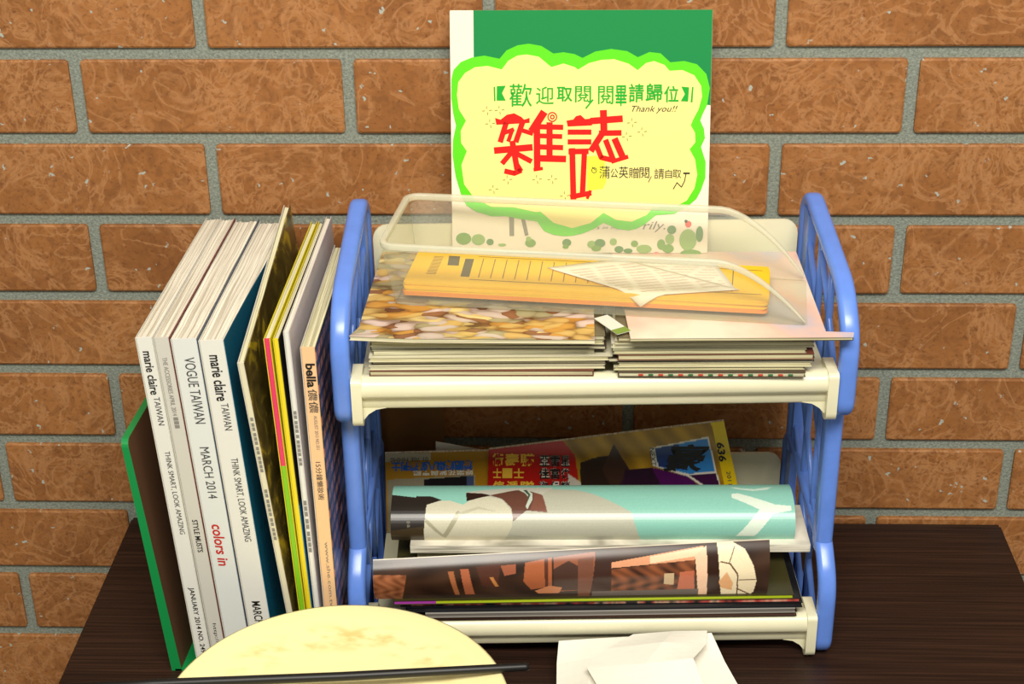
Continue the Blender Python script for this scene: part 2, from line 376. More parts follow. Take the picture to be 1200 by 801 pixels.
def two_tone(name, z, c0, c1):   # c0 below height z, c1 above
    g = G(name); tc = g.n('TexCoord'); sp = g.n('SeparateXYZ'); g.l(tc.outputs['Object'], sp.inputs[0])
    gt = g.n('Math', operation='GREATER_THAN'); gt.inputs[1].default_value = z; g.l(sp.outputs[2], gt.inputs[0])
    g.l(g.mix(gt.outputs[0], lin(c0), lin(c1)), g.b.inputs['Base Color']); g.b.inputs['Roughness'].default_value = .35; return g.m
magazine('thick white spined magazine lettered JANUARY 2014, next to the green file box wall', -.2955, -.3120, .0130, .314, .228, 1.5, white, offw, offw, PG1,
         [('marie claire', 410, 461, .52, .05, BLACK, dict(offset=.018)), ('TAIWAN', 464, 496, .36, .1, DGREY, {}), ('THINK SMART, LOOK AMAZING', 525, 620, .36, .1, DGREY, {}), ('JANUARY 2014 NO. 249', 684, 764, .40, .0, BLACK, dict(offset=.012))])
magazine('white spined magazine lettered STYLE MUSTS in small black capitals', -.2822, -.2992, .0122, .314, .226, 1.5, offw, offw, W_('dull_red_cover', (110, 40, 34)), PG1,
         [('THE ACCESSORIES APRIL 2014 ■■■', 417, 499, .30, 0, GREYINK, {}), ('STYLE MUSTS', 603, 641, .36, 0, BLACK, dict(offset=.012)), ('http://www.', 728, 775, .30, 0, DGREY, {})])
magazine('thick white spined magazine with colors in printed in red on the spine', -.2656, -.2826, .0200, .313, .226, 1.5, cool, offw, W_('slate_cover', (70, 84, 104)), PG1,
         [('VOGUE TAIWAN', 417, 494, .40, .08, DGREY, {}), ('MARCH 2014', 520, 578, .36, .05, DGREY, {}), ('colors in', 608, 657, .44, .0, REDINK, dict(offset=.018, shear=.1))])
magazine('thick white spined magazine with a dark teal cover and MARCH low on its spine', -.2452, -.2625, .0193, .312, .226, 1.5, white, offw, teal, PG1,
         [('marie claire', 414, 468, .46, .05, BLACK, dict(offset=.018)), ('TAIWAN', 471, 501, .30, .1, DGREY, {}), ('THINK SMART, LOOK AMAZING', 532, 628, .32, .1, DGREY, {}), ('MARCH 2014', 700, 748, .36, 0, BLACK, dict(offset=.012))], fanr=.009)
gold = G('mottled_gold_cover'); n_ = gold.n('TexNoise', Scale=26.0, Detail=5.0, Distortion=1.5); tc_ = gold.n('TexCoord'); gold.l(tc_.outputs['Object'], n_.inputs['Vector'])
gold.l(gold.ramp(n_.outputs['Fac'], [(.40, lin((70, 58, 34))), (.54, lin((104, 90, 46))), (.66, lin((190, 166, 44)))]), gold.b.inputs['Base Color']); gold.b.inputs['Roughness'].default_value = .25
magazine('thin cream spined magazine sticking up tallest of the standing row', -.2172, -.2390, .0055, .301, .222, 0.9, W_('cream_spine', (226, 220, 190)), offw, gold.m, PG2,
         [('■ ■■ ■■■ ■■ ■■■■', 478, 540, .4, 0, GREYINK, {}), ('■■ ■■■■ ■■ ■■■', 560, 620, .4, 0, GREYINK, {})], tilt=2.5, slant=.024, lift=.003)
magazine('thin magazine with a pink over lime green spine edged in yellow', -.2105, -.2215, .0050, .313, .222, .7, two_tone('pink_lime_spine', .205, (132, 196, 34), (226, 62, 104)), W_('yellow_cover', (226, 214, 50)), W_('yellow_cover', (226, 214, 50)), PG2)
magazine('thin magazine with a bright yellow spine and blue lower cover', -.2047, -.2148, .0046, .313, .222, .6, W_('yellow_spine', (236, 214, 40)), W_('yellow_cover', (226, 214, 50)), two_tone('blue_black_cover', .17, (20, 110, 170), (18, 20, 30)), PG2)
magazine('thin white spined magazine between the yellow and the peach spines', -.1992, -.2068, .0045, .319, .218, .4, white, offw, W_('lavender_cover', (204, 196, 200)), PG1, [('■■ ■■■ ■ ■■■■ ■■', 480, 540, .5, 0, GREYINK, {}), ('■■■ ■■ ■■■■', 580, 640, .5, 0, GREYINK, {})])
pat = G('bronze_pattern_cover'); tc_ = pat.n('TexCoord'); br = pat.n('TexBrick', Scale=38.0); mp_ = pat.n('Mapping'); mp_.inputs['Rotation'].default_value = (0, .5, 1.57); pat.l(tc_.outputs['Object'], mp_.inputs[0]); pat.l(mp_.outputs[0], br.inputs['Vector'])
br.inputs['Color1'].default_value = lin((170, 112, 84)); br.inputs['Color2'].default_value = lin((96, 60, 46)); br.inputs['Mortar'].default_value = lin((18, 14, 16)); br.inputs['Mortar Size'].default_value = .06
pat.l(br.outputs[0], pat.b.inputs['Base Color']); pat.b.inputs['Roughness'].default_value = .3
magazine('peach spined magazine with bold black lettering beside the blue rack', -.1892, -.1918, .0115, .306, .188, 0.1, W_('peach_spine', (240, 196, 148)), offw, pat.m, PG2,
         [('bella', 424, 452, .62, .05, BLACK, dict(offset=.03)), ('儂儂', 454, 482, .60, .05, DGREY, {}), ('AUGUST 2013 NO.351', 485, 522, .22, .1, GREYINK, {}), ('15分鐘懶妝術', 536, 579, .42, .02, DGREY, {}), ('www.she.com.tw | www.', 628, 745, .34, .05, GREYINK, {})], fan=.0)
# green file box: side wall, foot and back
GREEN = mat('green_card', (16, 140, 70), .35); KRAFT = mat('brown_card_inside', (98, 64, 36), .8)
gb = thing('file_box', 'open green file box with its side wall leaning out beside the white spines', 'file box', (0, 0, 0))
def gx(y, z): return -.3265-.072*z+.05*(y+.236)
ring = [(y, z) for (y, z) in round_poly([(-.236, .0005, 0), (-.03, .0005, 0), (-.03, .222, .004), (-.236, .221, .006)], 4)]
v = [(gx(y, z)-.0024, y, z) for y, z in ring]+[(gx(y, z)+.0060*(1-.5*z/.222), y, z) for y, z in ring]; n = len(ring)
mesh('side_wall', v, [list(range(n))[::-1], list(range(n, 2*n))]+[[i, (i+1) % n, n+(i+1) % n, n+i] for i in range(n)], [GREEN, KRAFT], gb, mi=[0, 1]+[0]*n)
MB().box((-.326, -.236, .0004), (-.186, -.03, .0024)).build('foot', GREEN, gb)

# ------------------------------------------------------------------ flat piles on the upper shelf
PZ1 = pages_mat('flat_page_edges', (166, 160, 130), (216, 211, 178), 'z', 1500, 14)
PZ2 = pages_mat('flat_page_edges_yellowish', (158, 151, 114), (208, 201, 160), 'z', 1500, 14)
def flat_mag(label, x0, x1, y0, y1, z, th, rotd, cover, pages, group, sag=0, right=None, name='magazine'):
    cx, cy = (x0+x1)/2, (y0+y1)/2
    o = thing(name, label, 'magazine', (cx, cy, z), (0, 0, math.radians(rotd)), group)
    a, b = (x1-x0)/2, (y1-y0)/2; t = .00035; o['half_depth'] = b
    def slab(nm, ax, by, z0, z1, m):
        n = 14; v = []; f = []
        for i in range(n+1):
            x = -ax+2*ax*i/n; dz = sag*(1-math.cos(math.pi*(i/n)))*.5*(i/n)
            v += [(x, -by, z0+dz), (x, by, z0+dz), (x, by, z1+dz), (x, -by, z1+dz)]
        for i in range(n):
            k = 4*i; f += [[k+q, k+(q+1) % 4, k+4+(q+1) % 4, k+4+q] for q in range(4)]
        f += [[0, 1, 2, 3], [4*n+3, 4*n+2, 4*n+1, 4*n]]
        return mesh(nm, v, f, m, o)
    slab('back_cover', a, b, 0, t, cover); slab('pages', a-.001, b-.0008, t, th-t, pages); slab('front_cover', a, b, th-t, th, cover)
    return o
cols = [(110, 60, 44), (206, 202, 172), (88, 74, 58), (214, 208, 180), (150, 148, 120), (60, 52, 44), (200, 196, 160), (120, 110, 84), (210, 206, 184)]
ZS = .2685; TOP = .3025
z = ZS
ths = [.0041, .0035, .0045, .0037, .0046, .0033, .0041, .0034]
ORD = ['lowest', 'second', 'third', 'fourth', 'fifth', 'sixth', 'seventh', 'eighth', 'ninth']
for i, th in enumerate(ths):
    flat_mag('magazine with cream page edges, %s up in the pile under the food photo cover' % ORD[i], -.1525+random.uniform(-.004, .003), .024+random.uniform(-.008, .006), -.2135+random.uniform(-.003, .002), -.066, z, th-.0001, 1.2+random.uniform(-.8, .8), W_('pile_cover_%d' % i, cols[i]), PZ1 if i % 3 else PZ2, 'magazines under the food photo cover')
    z += th
food = G('food_photo_cover'); tc_ = food.n('TexCoord'); mp_ = food.n('Mapping'); mp_.inputs['Scale'].default_value = (.7, 1.5, 1.0); mp_.inputs['Rotation'].default_value = (0, 0, .35); food.l(tc_.outputs['Object'], mp_.inputs[0])
nz = food.n('TexNoise', Scale=22.0, Detail=3.0); food.l(mp_.outputs[0], nz.inputs['Vector'])
vm = food.n('VectorMath', operation='MULTIPLY_ADD'); vm.inputs[1].default_value = (.05, .05, .05); food.l(nz.outputs['Color'], vm.inputs[0]); food.l(mp_.outputs[0], vm.inputs[2])
vo = food.n('TexVoronoi', Scale=84.0); food.l(vm.outputs[0], vo.inputs['Vector']); sc_ = food.n('SeparateColor'); food.l(vo.outputs['Color'], sc_.inputs[0])
fc = food.ramp(sc_.outputs[0], [(0, lin((150, 104, 70))), (.08, lin((218, 184, 108))), (.34, lin((214, 200, 186))), (.5, lin((212, 158, 74))), (.62, lin((176, 168, 128))), (.74, lin((226, 206, 196))), (.90, lin((240, 220, 150)))])
fc.node.color_ramp.interpolation = 'CONSTANT'
fd = food.ramp(vo.outputs['Distance'], [(.0, (1, 1, 1, 1)), (.5, (.85, .8, .75, 1)), (.8, (.32, .24, .18, 1))])
fm = food.n('Mix', data_type='RGBA', blend_type='MULTIPLY'); fm.inputs[0].default_value = .9; food.l(fc, fm.inputs[6]); food.l(fd, fm.inputs[7])
food.l(fm.outputs[2], food.b.inputs['Base Color']); food.b.inputs['Roughness'].default_value = .22
o = thing('magazine', 'magazine with a colourful food photo cover on top of its pile', 'magazine', (0, 0, z+.0002), group='piled magazines on the upper shelf')
pol = [(-.1655, -.2200), (-.120, -.2235), (.018, -.2240), (.0175, -.064), (-.1575, -.064), (-.1600, -.205)]
for nm, d0, d1, m_ in (('back_cover', 0, .0004, W_('cream_back_cover', (214, 206, 180))), ('pages', .0004, .0032, PZ1), ('front_cover', .0032, .0036, food.m)):
    q = [(p[0]*(1 if nm != 'pages' else .996), p[1]+(0 if nm != 'pages' else .0007)) for p in pol]
    MB().prism(q, d0, d1, 'z').build(nm, m_, o)
ZL = z+.0038
z = ZS
ths = [.0038, .0029, .0043, .0035, .0045, .0034, .0040, .0035, .0032]
for i, th in enumerate(ths):
    om = flat_mag('magazine with yellowish page edges, %s up in the pile under the pale pink cover' % ORD[i], .033+random.uniform(-.006, .006), .182+random.uniform(-.008, .002), -.2135+random.uniform(-.003, .002), -.066, z, th-.0001, 1.0+random.uniform(-.8, .8), W_('pile_cover_%d' % ((i*4+2) % 9), cols[(i*4+2) % 9]), PZ2 if i % 3 else PZ1, 'magazines under the pale pink cover')
    if i == 0:   # red and green dashes printed along its front edge
        for q, m_ in ((0, mat('dash_red', (196, 70, 50), .5)), (1, mat('dash_green', (60, 110, 70), .5))):
            dm = MB()
            for k in range(q, 16, 2): dm.box((-.055+k*.0075, -om['half_depth']-.0004, .0010), (-.0515+k*.0075, -om['half_depth']+.0004, .0022))
            dm.build('edge_dashes', m_, om)
    z += th
cm_ = W_('white_green_cover', (222, 226, 214), .3)
pk = G('pale_pink_cover'); tc_ = pk.n('TexCoord'); n_ = pk.n('TexNoise', Scale=14.0, Detail=3.0); pk.l(tc_.outputs['Object'], n_.inputs['Vector'])
pk.l(pk.ramp(n_.outputs['Fac'], [(.35, lin((238, 226, 206))), (.55, lin((236, 196, 176))), (.7, lin((190, 190, 206)))]), pk.b.inputs['Base Color']); pk.b.inputs['Roughness'].default_value = .25
o = thing('magazine', 'magazine with a pale pink cover topping its pile, corner poking past the frame', 'magazine', (0, 0, 0), group='piled magazines on the upper shelf')
pol = [(.0445, -.2245), (.209, -.2205), (.2105, -.2130), (.190, -.2115), (.186, -.064), (.034, -.066)]
for nm, d0, d1, m_ in (('back_cover', 0, .0004, W_('dark_back_cover', (52, 44, 36))), ('pages', .0004, .0026, PZ2), ('front_cover', .0026, .003, pk.m)):
    q = [(p[0]*(1 if nm != 'pages' else .998), p[1]+(0 if nm != 'pages' else .0006)) for p in pol]
    MB().prism(q, z+.0002+d0, z+.0002+d1, 'z').build(nm, m_, o)
ZR = z+.0034
# leaflet poking out between the piles
lf = thing('leaflet', 'white and green leaflet corner poking out between the two piles', 'leaflet', (.0335, -.2060, max(ZL, ZR)+.0001), (0, 0, math.radians(32)))
MB().box((-.006, -.012, 0), (.006, .020, .0004)).build('sheet', cm_, lf); MB().box((-.006, -.012, .0004), (.006, -.004, .0006)).build('green_band', mat('leaf_green', (120, 150, 60), .4), lf)

# ------------------------------------------------------------------ clear scoop-ended container
BZ = max(ZL, ZR)+.0003
def clear_mat():
    g = G('clear_plastic'); nt = g.nt; tr = nt.nodes.new('ShaderNodeBsdfTransparent'); tr.inputs[0].default_value = (.97, .97, .93, 1)
    g.b.inputs['Base Color'].default_value = lin((236, 236, 220)); g.b.inputs['Roughness'].default_value = .18; g.b.inputs['Specular IOR Level'].default_value = .6
    mx = nt.nodes.new('ShaderNodeMixShader'); mx.inputs[0].default_value = .11
    nt.links.new(tr.outputs[0], mx.inputs[1]); nt.links.new(g.b.outputs[0], mx.inputs[2]); nt.links.new(mx.outputs[0], nt.nodes['Material Output'].inputs[0]); return g.m
CLEAR = clear_mat()
def clear_rim():
    g = G('clear_plastic_rim'); nt = g.nt; tr = nt.nodes.new('ShaderNodeBsdfTransparent'); tr.inputs[0].default_value = (.97, .97, .93, 1)
    g.b.inputs['Base Color'].default_value = lin((238, 236, 214)); g.b.inputs['Roughness'].default_value = .2
    mx = nt.nodes.new('ShaderNodeMixShader'); mx.inputs[0].default_value = .50
    nt.links.new(tr.outputs[0], mx.inputs[1]); nt.links.new(g.b.outputs[0], mx.inputs[2]); nt.links.new(mx.outputs[0], nt.nodes['Material Output'].inputs[0]); return g.m
CRIM = clear_rim()
yb = math.radians(-6.5)
CT = thing('plastic_container', 'clear plastic container with one low scooped end, resting on the magazine piles', 'container', (-.1355, -.1665, BZ), (0, 0, yb))
LEN, DEP, HT, FL = .315, .080, .054, .0105
def hgt(s):   # wall height along the length
    k = min(1, max(0, (s-.245)/.068)); return .004+(HT-.004)*(1-k**1.7) if k > 0 else HT
ss = [0]+[i*.0125 for i in range(1, 20)]+[.245+.068*k/10 for k in range(0, 11)]
def wallpt(s, side, k, off=0):   # k 0..1 height
    h = hgt(s)*k; out = FL*h/HT+off
    x = s if s > 0 else s-FL*.7*h/HT
    return (x, -out if side < 0 else DEP+out, h)
for side in (-1, 1):
    v = []; f = []; nk = 6
    for s_ in ss:
        for k in range(nk+1): v.append(wallpt(s_, side, k/nk))
    W = nk+1
    for i in range(len(ss)-1):
        for k in range(nk): f.append([i*W+k, (i+1)*W+k, (i+1)*W+k+1, i*W+k+1])
    w_ = mesh('long_wall', v, f, CLEAR, CT, True); md = w_.modifiers.new('t', 'SOLIDIFY'); md.thickness = .0012; md.offset = 0
v = []; f = []
for j in range(7):
    for k in range(7):
        h = HT*k/6; out = FL*h/HT; v.append((-FL*.7*h/HT, -out+(DEP+2*out)*j/6, h))
for j in range(6):
    for k in range(6): f.append([j*7+k, (j+1)*7+k, (j+1)*7+k+1, j*7+k+1])
w_ = mesh('end_wall', v, f, CLEAR, CT, True); md = w_.modifiers.new('t', 'SOLIDIFY'); md.thickness = .0012; md.offset = 0
MB().box((0, 0, 0), (LEN, DEP, .0012)).build('base', CLEAR, CT)
rim = [wallpt(s_, -1, 1, .001) for s_ in ss[::-1] if s_ > 0.004]
c0 = wallpt(0, -1, 1, .001); c1 = wallpt(0, 1, 1, .001)
def arc(p, q, r, ax):  # rounded corner points
    return [(p[0]+(1-math.sin(t))*r, p[1]+(1-math.cos(t))*r*ax, p[2]) for t in (0.15, .5, .8, 1.1, 1.42)]
rim += arc(c0, None, .010, 1)+arc(c1, None, .010, -1)[::-1]+[wallpt(s_, 1, 1, .001) for s_ in ss if s_ > .004]
sec = round_poly([(-.0024, -.004, .001), (.0024, -.004, .001), (.0024, .0012, .001), (-.0024, .0012, .001)], 2)
# ribbon-like rim swept along the wall tops
v = []; f = []; n = len(sec)
for i, p in enumerate(rim):
    a = Vector(rim[max(0, i-1)]); b = Vector(rim[min(len(rim)-1, i+1)]); t = (b-a); t.normalize(); nn = Vector((t.y, -t.x, 0)).normalized()
    sc_ = .35+.65*min(1, max(0, (p[2]-.004)/(HT-.004)))**.7
    for (sa, sb) in sec: v.append(tuple(Vector(p)+nn*sa*sc_+Vector((0, 0, sb*sc_))))
for i in range(len(rim)-1): f += [[i*n+k, i*n+(k+1) % n, (i+1)*n+(k+1) % n, (i+1)*n+k] for k in range(n)]
f += [list(range(n))[::-1], [(len(rim)-1)*n+k for k in range(n)]]
mesh('rim', v, f, CRIM, CT, True)
# booklets in the container
YEL = mat('yellow_paper', (255, 200, 28), .5, noise=.05, nscale=50); ORG = mat('orange_paper', (246, 150, 50), .5); NAVYP = mat('navy_paper', (46, 62, 92), .4)
INKY = mat('olive_ink', (122, 100, 44), .6)
zc = .0014
def booklet(name, label, x0, x1, y0, y1, th, m, rotd, grp=None, cat='booklet'):
    global zc
    a = Vector(((x0+x1)/2, (y0+y1)/2, 0)); w = Matrix.Rotation(yb, 4, 'Z') @ a
    o = thing(name, label, cat, (-.1355+w.x, -.1665+w.y, BZ+zc), (0, 0, yb+math.radians(rotd)), grp)
    p = round_poly([((x0-x1)/2, (y0-y1)/2, .002), ((x1-x0)/2, (y0-y1)/2, .004), ((x1-x0)/2, (y1-y0)/2, .004), ((x0-x1)/2, (y1-y0)/2, .002)], 3)
    MB().prism(p, 0, th, 'z').build('pages', m, o); zc += th+.0001; return o
booklet('booklet', 'dark navy booklet lying beneath the yellow booklets', .030, .285, .012, .079, .003, NAVYP, 0)
for i, m_ in enumerate((ORG, ORG, YEL, YEL, YEL, YEL)):
    oo = booklet('booklet', ('orange' if m_ is ORG else 'yellow')+' stapled booklet, %s up in the clear container stack' % ORD[i+1], .004+.002*random.random(), .283+.003*random.random(), .006, .0685+.0015*random.random(), .0017, m_, random.uniform(-.5, .3), ('orange' if m_ is ORG else 'yellow')+' booklets in the clear container')
tag(oo, 'topmost yellow booklet printed with ruled columns and dark boxes'); del oo['group']
pr = MB(); zt_ = .00172
for (x0, x1, y0, y1) in ((-.112, -.103, .004, .022), (-.098, -.091, -.016, .018), (.030, .036, -.012, .006)): pr.prism([(x0, y0), (x1, y0), (x1-.002, y1), (x0-.002, y1)], zt_, zt_+.0001, 'z')
pr.build('printed_box', mat('dark_olive_ink', (92, 82, 52), .6), oo)
pr = MB()
for k in range(12):
    x = -.084+k*.0095; pr.prism([(x, -.016), (x+.0007, -.016), (x-.0012, .020), (x-.0019, .020)], zt_, zt_+.0001, 'z')
for y in (-.021, .023): pr.prism([(-.09, y), (.135, y), (.135, y+.0008), (-.09, y+.0008)], zt_, zt_+.0001, 'z')
pr.prism([(.112, -.018), (.1128, -.018), (.1128, .028), (.112, .028)], zt_, zt_+.0001, 'z')
for k in range(16):
    pr.prism([(-.126+.0008*(k % 3), -.014+k*.0022), (-.118, -.014+k*.0022), (-.118, -.0133+k*.0022), (-.126, -.0133+k*.0022)], zt_, zt_+.0001, 'z')
pr.build('ruled_lines', INKY, oo)
PAPER = mat('white_paper', (250, 242, 222), .6); PINKP = mat('faint_print', (236, 218, 198), .7)
def flyer(label, pts, z0, droop, lines):
    """quad sheet, its first corner drooping over the booklets' edge"""
    o = thing('flyer', label, 'flyer', (0, 0, 0), group='flyers on the yellow booklets'); P = [Vector((p[0], p[1])) for p in pts]
    def at(a, b):
        q = P[0]*(1-a)*(1-b)+P[1]*a*(1-b)+P[2]*a*b+P[3]*(1-a)*b; k = max(0, 1-(a+b)/.22); return (q.x, q.y, z0-droop*k**1.3)
    n = 12; v = [at(i/n, j/n) for i in range(n+1) for j in range(n+1)]
    f = [[i*(n+1)+j, (i+1)*(n+1)+j, (i+1)*(n+1)+j+1, i*(n+1)+j+1] for i in range(n) for j in range(n)]
    s_ = mesh('sheet', v, f, PAPER, o, True); md = s_.modifiers.new('t', 'SOLIDIFY'); md.thickness = .0003
    m_ = MB()
    for k in range(lines):
        b = .10+.8*k/lines; segs = 14; a0 = .06; a1 = .94
        for i in range(segs):
            if (i*7+k*3) % 5 == 0: continue
            aa, ab = a0+(a1-a0)*i/segs, a0+(a1-a0)*(i+.86)/segs
            q = [Vector(at(aa, b)), Vector(at(ab, b)), Vector(at(ab, b+.028)), Vector(at(aa, b+.028))]
            m_.add([(p.x, p.y, p.z+.00035) for p in q], [[0, 1, 2, 3]])
    m_.build('print', PINKP, o); return o
ZF = BZ+zc
flyer('white flyer with printed lines tucked under the other flyer', [(.060, -.172), (.126, -.174), (.114, -.124), (.030, -.121)], ZF+.0006, 0, 8)
flyer('white flyer with printed lines on top, its corner hanging over the yellow booklets', [(.0530, -.1872), (.1285, -.1755), (.040, -.118), (-.0185, -.136)], ZF+.0016, .0095, 11)

# ------------------------------------------------------------------ sign card leaning on the wall
SB = Vector((0, -.0690, .3035)); SV = (Vector((0, -.0190, .4980))-SB).normalized(); lean = math.atan2(SV.y, SV.z)
SG = thing('sign_card', 'upright sign card with green band, scalloped lime border and red lettering', 'sign', (SB.x, SB.y, BZ), (-lean, 0, 0))
def q1(px, py): return sp_(500+px/2.669, py/2.67)       # close-up coordinates -> card plane
def q5(px, py): return sp_(570+px/4.615, 80+py/4.6125)
def q8(px, py): return sp_(520+px/3.636, 230+py/3.636)
def sp_(x, y): return (-.0981+(x-527)*.2103/308.3, -.0040+interp(y, [0, 10, 65, 200, 285, 310], [.2075, .2007, .1635, .0704, .0102, -.008]))
def layer(name, poly, d, m, cvt=None):
    p = [cvt(*a) for a in poly] if cvt else poly
    return MB().prism(p, -d, -d+.0003, 'y').build(name, m, SG)
def mpS(d): return lambda a, b: (a, -d, b)
card = MB().prism(round_poly([(-.0982, 0, .001), (.1124, 0, .001), (.1124, .1967, .001), (-.0982, .1967, .001)], 2), 0, .003, 'y').build('card', mat('card_white', (240, 228, 208), .55, .3), SG)
layer('green_band', [(-.0791, .1967), (.1123, .1967), (.1123, .121), (-.0791, .151)], .0003, mat('sign_green', (10, 132, 66), .6, .25))
lime = [(75, 240), (82, 212), (105, 188), (140, 174), (180, 168), (228, 178), (250, 152), (285, 136), (320, 131), (360, 138), (398, 162), (430, 158), (465, 164), (490, 176), (530, 156), (580, 148), (630, 155), (664, 174), (700, 158), (735, 162), (766, 190), (810, 186), (850, 196), (880, 226), (892, 270), (885, 320), (870, 352), (864, 370), (876, 395), (880, 425), (868, 452), (884, 500), (884, 550), (870, 590)]
low = [(1095, 0), (1060, 30), (1000, 64), (920, 70), (870, 110), (835, 128), (800, 135), (750, 128), (715, 112), (690, 103), (650, 128), (600, 148), (555, 158), (515, 160), (470, 154), (430, 138), (400, 98), (380, 94), (320, 86), (260, 75), (200, 76), (130, 56), (90, 30)]
lf_ = [(105, 612), (85, 545), (76, 480), (78, 430), (88, 385), (80, 350), (74, 300)]
layer('lime_border', [q1(*p) for p in lime]+[q8(*p) for p in low]+[q1(*p) for p in lf_], .0006, mat('lime_paper', (92, 214, 24), .6, .25))
inner = [(92, 290), (97, 250), (118, 222), (150, 204), (190, 200), (235, 211), (256, 184), (285, 168), (315, 165), (352, 172), (384, 198), (392, 204), (430, 193), (465, 204), (476, 212), (510, 192), (550, 182), (590, 180), (635, 194), (664, 214), (690, 192), (715, 186), (748, 198), (764, 216), (805, 214), (842, 230), (864, 262), (868, 295), (858, 335), (842, 365), (834, 385), (848, 408), (850, 438), (832, 460), (850, 492), (858, 540), (850, 582), (826, 620), (795, 636), (718, 641), (700, 664), (650, 686), (600, 680), (560, 658), (520, 690), (460, 706), (400, 690), (358, 655), (340, 656), (270, 641), (200, 640), (145, 614), (112, 570), (104, 510), (122, 466), (104, 440), (103, 402), (120, 370), (98, 335)]
layer('yellow_panel', inner, .0009, mat('pale_yellow_paper', (244, 230, 140), .6, .25), q1)
layer('highlight', [(552, 465), (600, 460), (650, 490), (660, 600), (640, 640), (552, 650)], .0010, mat('highlighter', (255, 246, 60), .5), q5)
REDS = mat('sign_red', (222, 18, 10), .6, .25); GRS = mat('marker_green', (24, 168, 46), .6, .25)
def stroke(mb, pts, w, cvt, d):
    P = [Vector(cvt(*p)) for p in pts]; w = w/4.615*.2103/308.3
    for a, b in zip(P, P[1:]):
        t = (b-a).normalized(); nn = Vector((-t.y, t.x))*w/2; e = t*w*.18
        q = [a+nn-e, a-nn-e, b-nn+e, b+nn+e]; mb.prism([tuple(k) for k in q], -d, -d+.0002, 'y')
rd = MB(); d = .0012
for poly in ([(45, 255), (75, 265), (110, 238), (150, 230), (190, 250), (205, 265), (235, 255), (235, 282), (150, 287), (52, 292)], [(438, 270), (475, 264), (490, 246), (515, 240), (540, 262), (580, 258), (578, 296), (445, 302)]):
    rd.prism([q5(*p) for p in poly], -d, -d+.0002, 'y')
for pts, w in [([(105, 285), (74, 382)], 30), ([(85, 340), (145, 318)], 22), ([(140, 318), (118, 380)], 22), ([(195, 282), (160, 382)], 30), ([(180, 318), (250, 340)], 24),
               ([(45, 432), (245, 415)], 36), ([(140, 385), (165, 530)], 32), ([(132, 445), (85, 500)], 28), ([(165, 450), (242, 490)], 28), ([(168, 515), (185, 542), (150, 556), (100, 545)], 28),
               ([(312, 228), (250, 322)], 42), ([(275, 300), (277, 535)], 36), ([(252, 302), (415, 306)], 28), ([(285, 352), (410, 356)], 26), ([(285, 412), (415, 416)], 28), ([(280, 474), (430, 478)], 36), ([(345, 285), (345, 480)], 34), ([(260, 537), (305, 530)], 18),
               ([(450, 332), (570, 332)], 28), ([(450, 385), (570, 385)], 28), ([(470, 425), (478, 690)], 32), ([(538, 430), (528, 668)], 30), ([(455, 438), (555, 436)], 30), ([(465, 682), (572, 662)], 28), ([(555, 690), (572, 650)], 16),
               ([(575, 272), (740, 260)], 36), ([(640, 220), (645, 345)], 38), ([(622, 338), (735, 336)], 30), ([(638, 335), (576, 430)], 34), ([(600, 396), (630, 470), (700, 486)], 28), ([(655, 378), (700, 490)], 30), ([(705, 372), (750, 470)], 36), ([(690, 492), (775, 466)], 22)]:
    stroke(rd, pts, w, q5, d); d += .000004
for rr in (24, 10): stroke(rd, [(360+rr*math.cos(t*math.pi/8), 250+rr*math.sin(t*math.pi/8)) for t in range(17)], 6, q5, d)
rd.build('red_lettering', REDS, SG)
gr = MB()
for poly in ([(38, 88), (46, 88), (48, 164), (40, 164)], [(56, 84), (104, 82), (84, 122), (104, 162), (54, 162)], [(1122, 90), (1130, 90), (1126, 172), (1116, 172)], [(1064, 88), (1106, 92), (1102, 168), (1062, 166), (1084, 128)]): gr.prism([q5(*p) for p in poly], -.0012, -.001, 'y')
gr.build('bracket', GRS, SG)
def sign_text(t, a, b, c, e, m, **kw):
    (x0, y0), (x1, y1) = q5(a, e), q5(b, c); return lettering(t, (x0, x1, y0, y1), mpS(.00125), m, SG, **kw)
for t, a, b, c, e in (('歡', 124, 248, 72, 196), ('迎', 270, 368, 86, 182), ('取', 384, 470, 88, 168), ('閱', 484, 572, 84, 172), ('閱', 610, 694, 84, 182), ('畢', 704, 768, 80, 192), ('請', 778, 860, 72, 172), ('歸', 870, 962, 70, 170), ('位', 970, 1050, 84, 172)): sign_text(t, a, b, c, e, GRS, offset=(.004 if t in '閱歡迎' else .016))
sl = MB(); stroke(sl, [(582, 158), (544, 204)], 9, q5, .0012); sl.build('comma', GRS, SG)
sign_text('Thank you!!', 795, 1045, 190, 232, BLACK, shear=.35)
for t, a, b, c, e in (('蒲', 620, 678, 516, 584), ('公', 682, 724, 530, 580), ('英', 728, 780, 518, 582), ('贈', 784, 838, 524, 582), ('閱', 842, 896, 524, 582), ('請', 924, 978, 530, 586), ('自', 984, 1022, 536, 582), ('取', 1026, 1072, 536, 582)): sign_text(t, a, b, c, e, BLACK)
ik = MB()
stroke(ik, [(592+14*math.cos(t*.6), 540+14*math.sin(t*.6)) for t in range(11)], 4, q5, .0012); stroke(ik, [(580, 522), (600, 540)], 4, q5, .0012)
stroke(ik, [(908, 572), (892, 604)], 4, q5, .0012); stroke(ik, [(1030, 640), (1050, 606), (1075, 630), (1092, 596), (1098, 560)], 5, q5, .0012); stroke(ik, [(1085, 556), (1118, 556)], 9, q5, .0012)
ik.build('ink_marks', BLACK, SG)
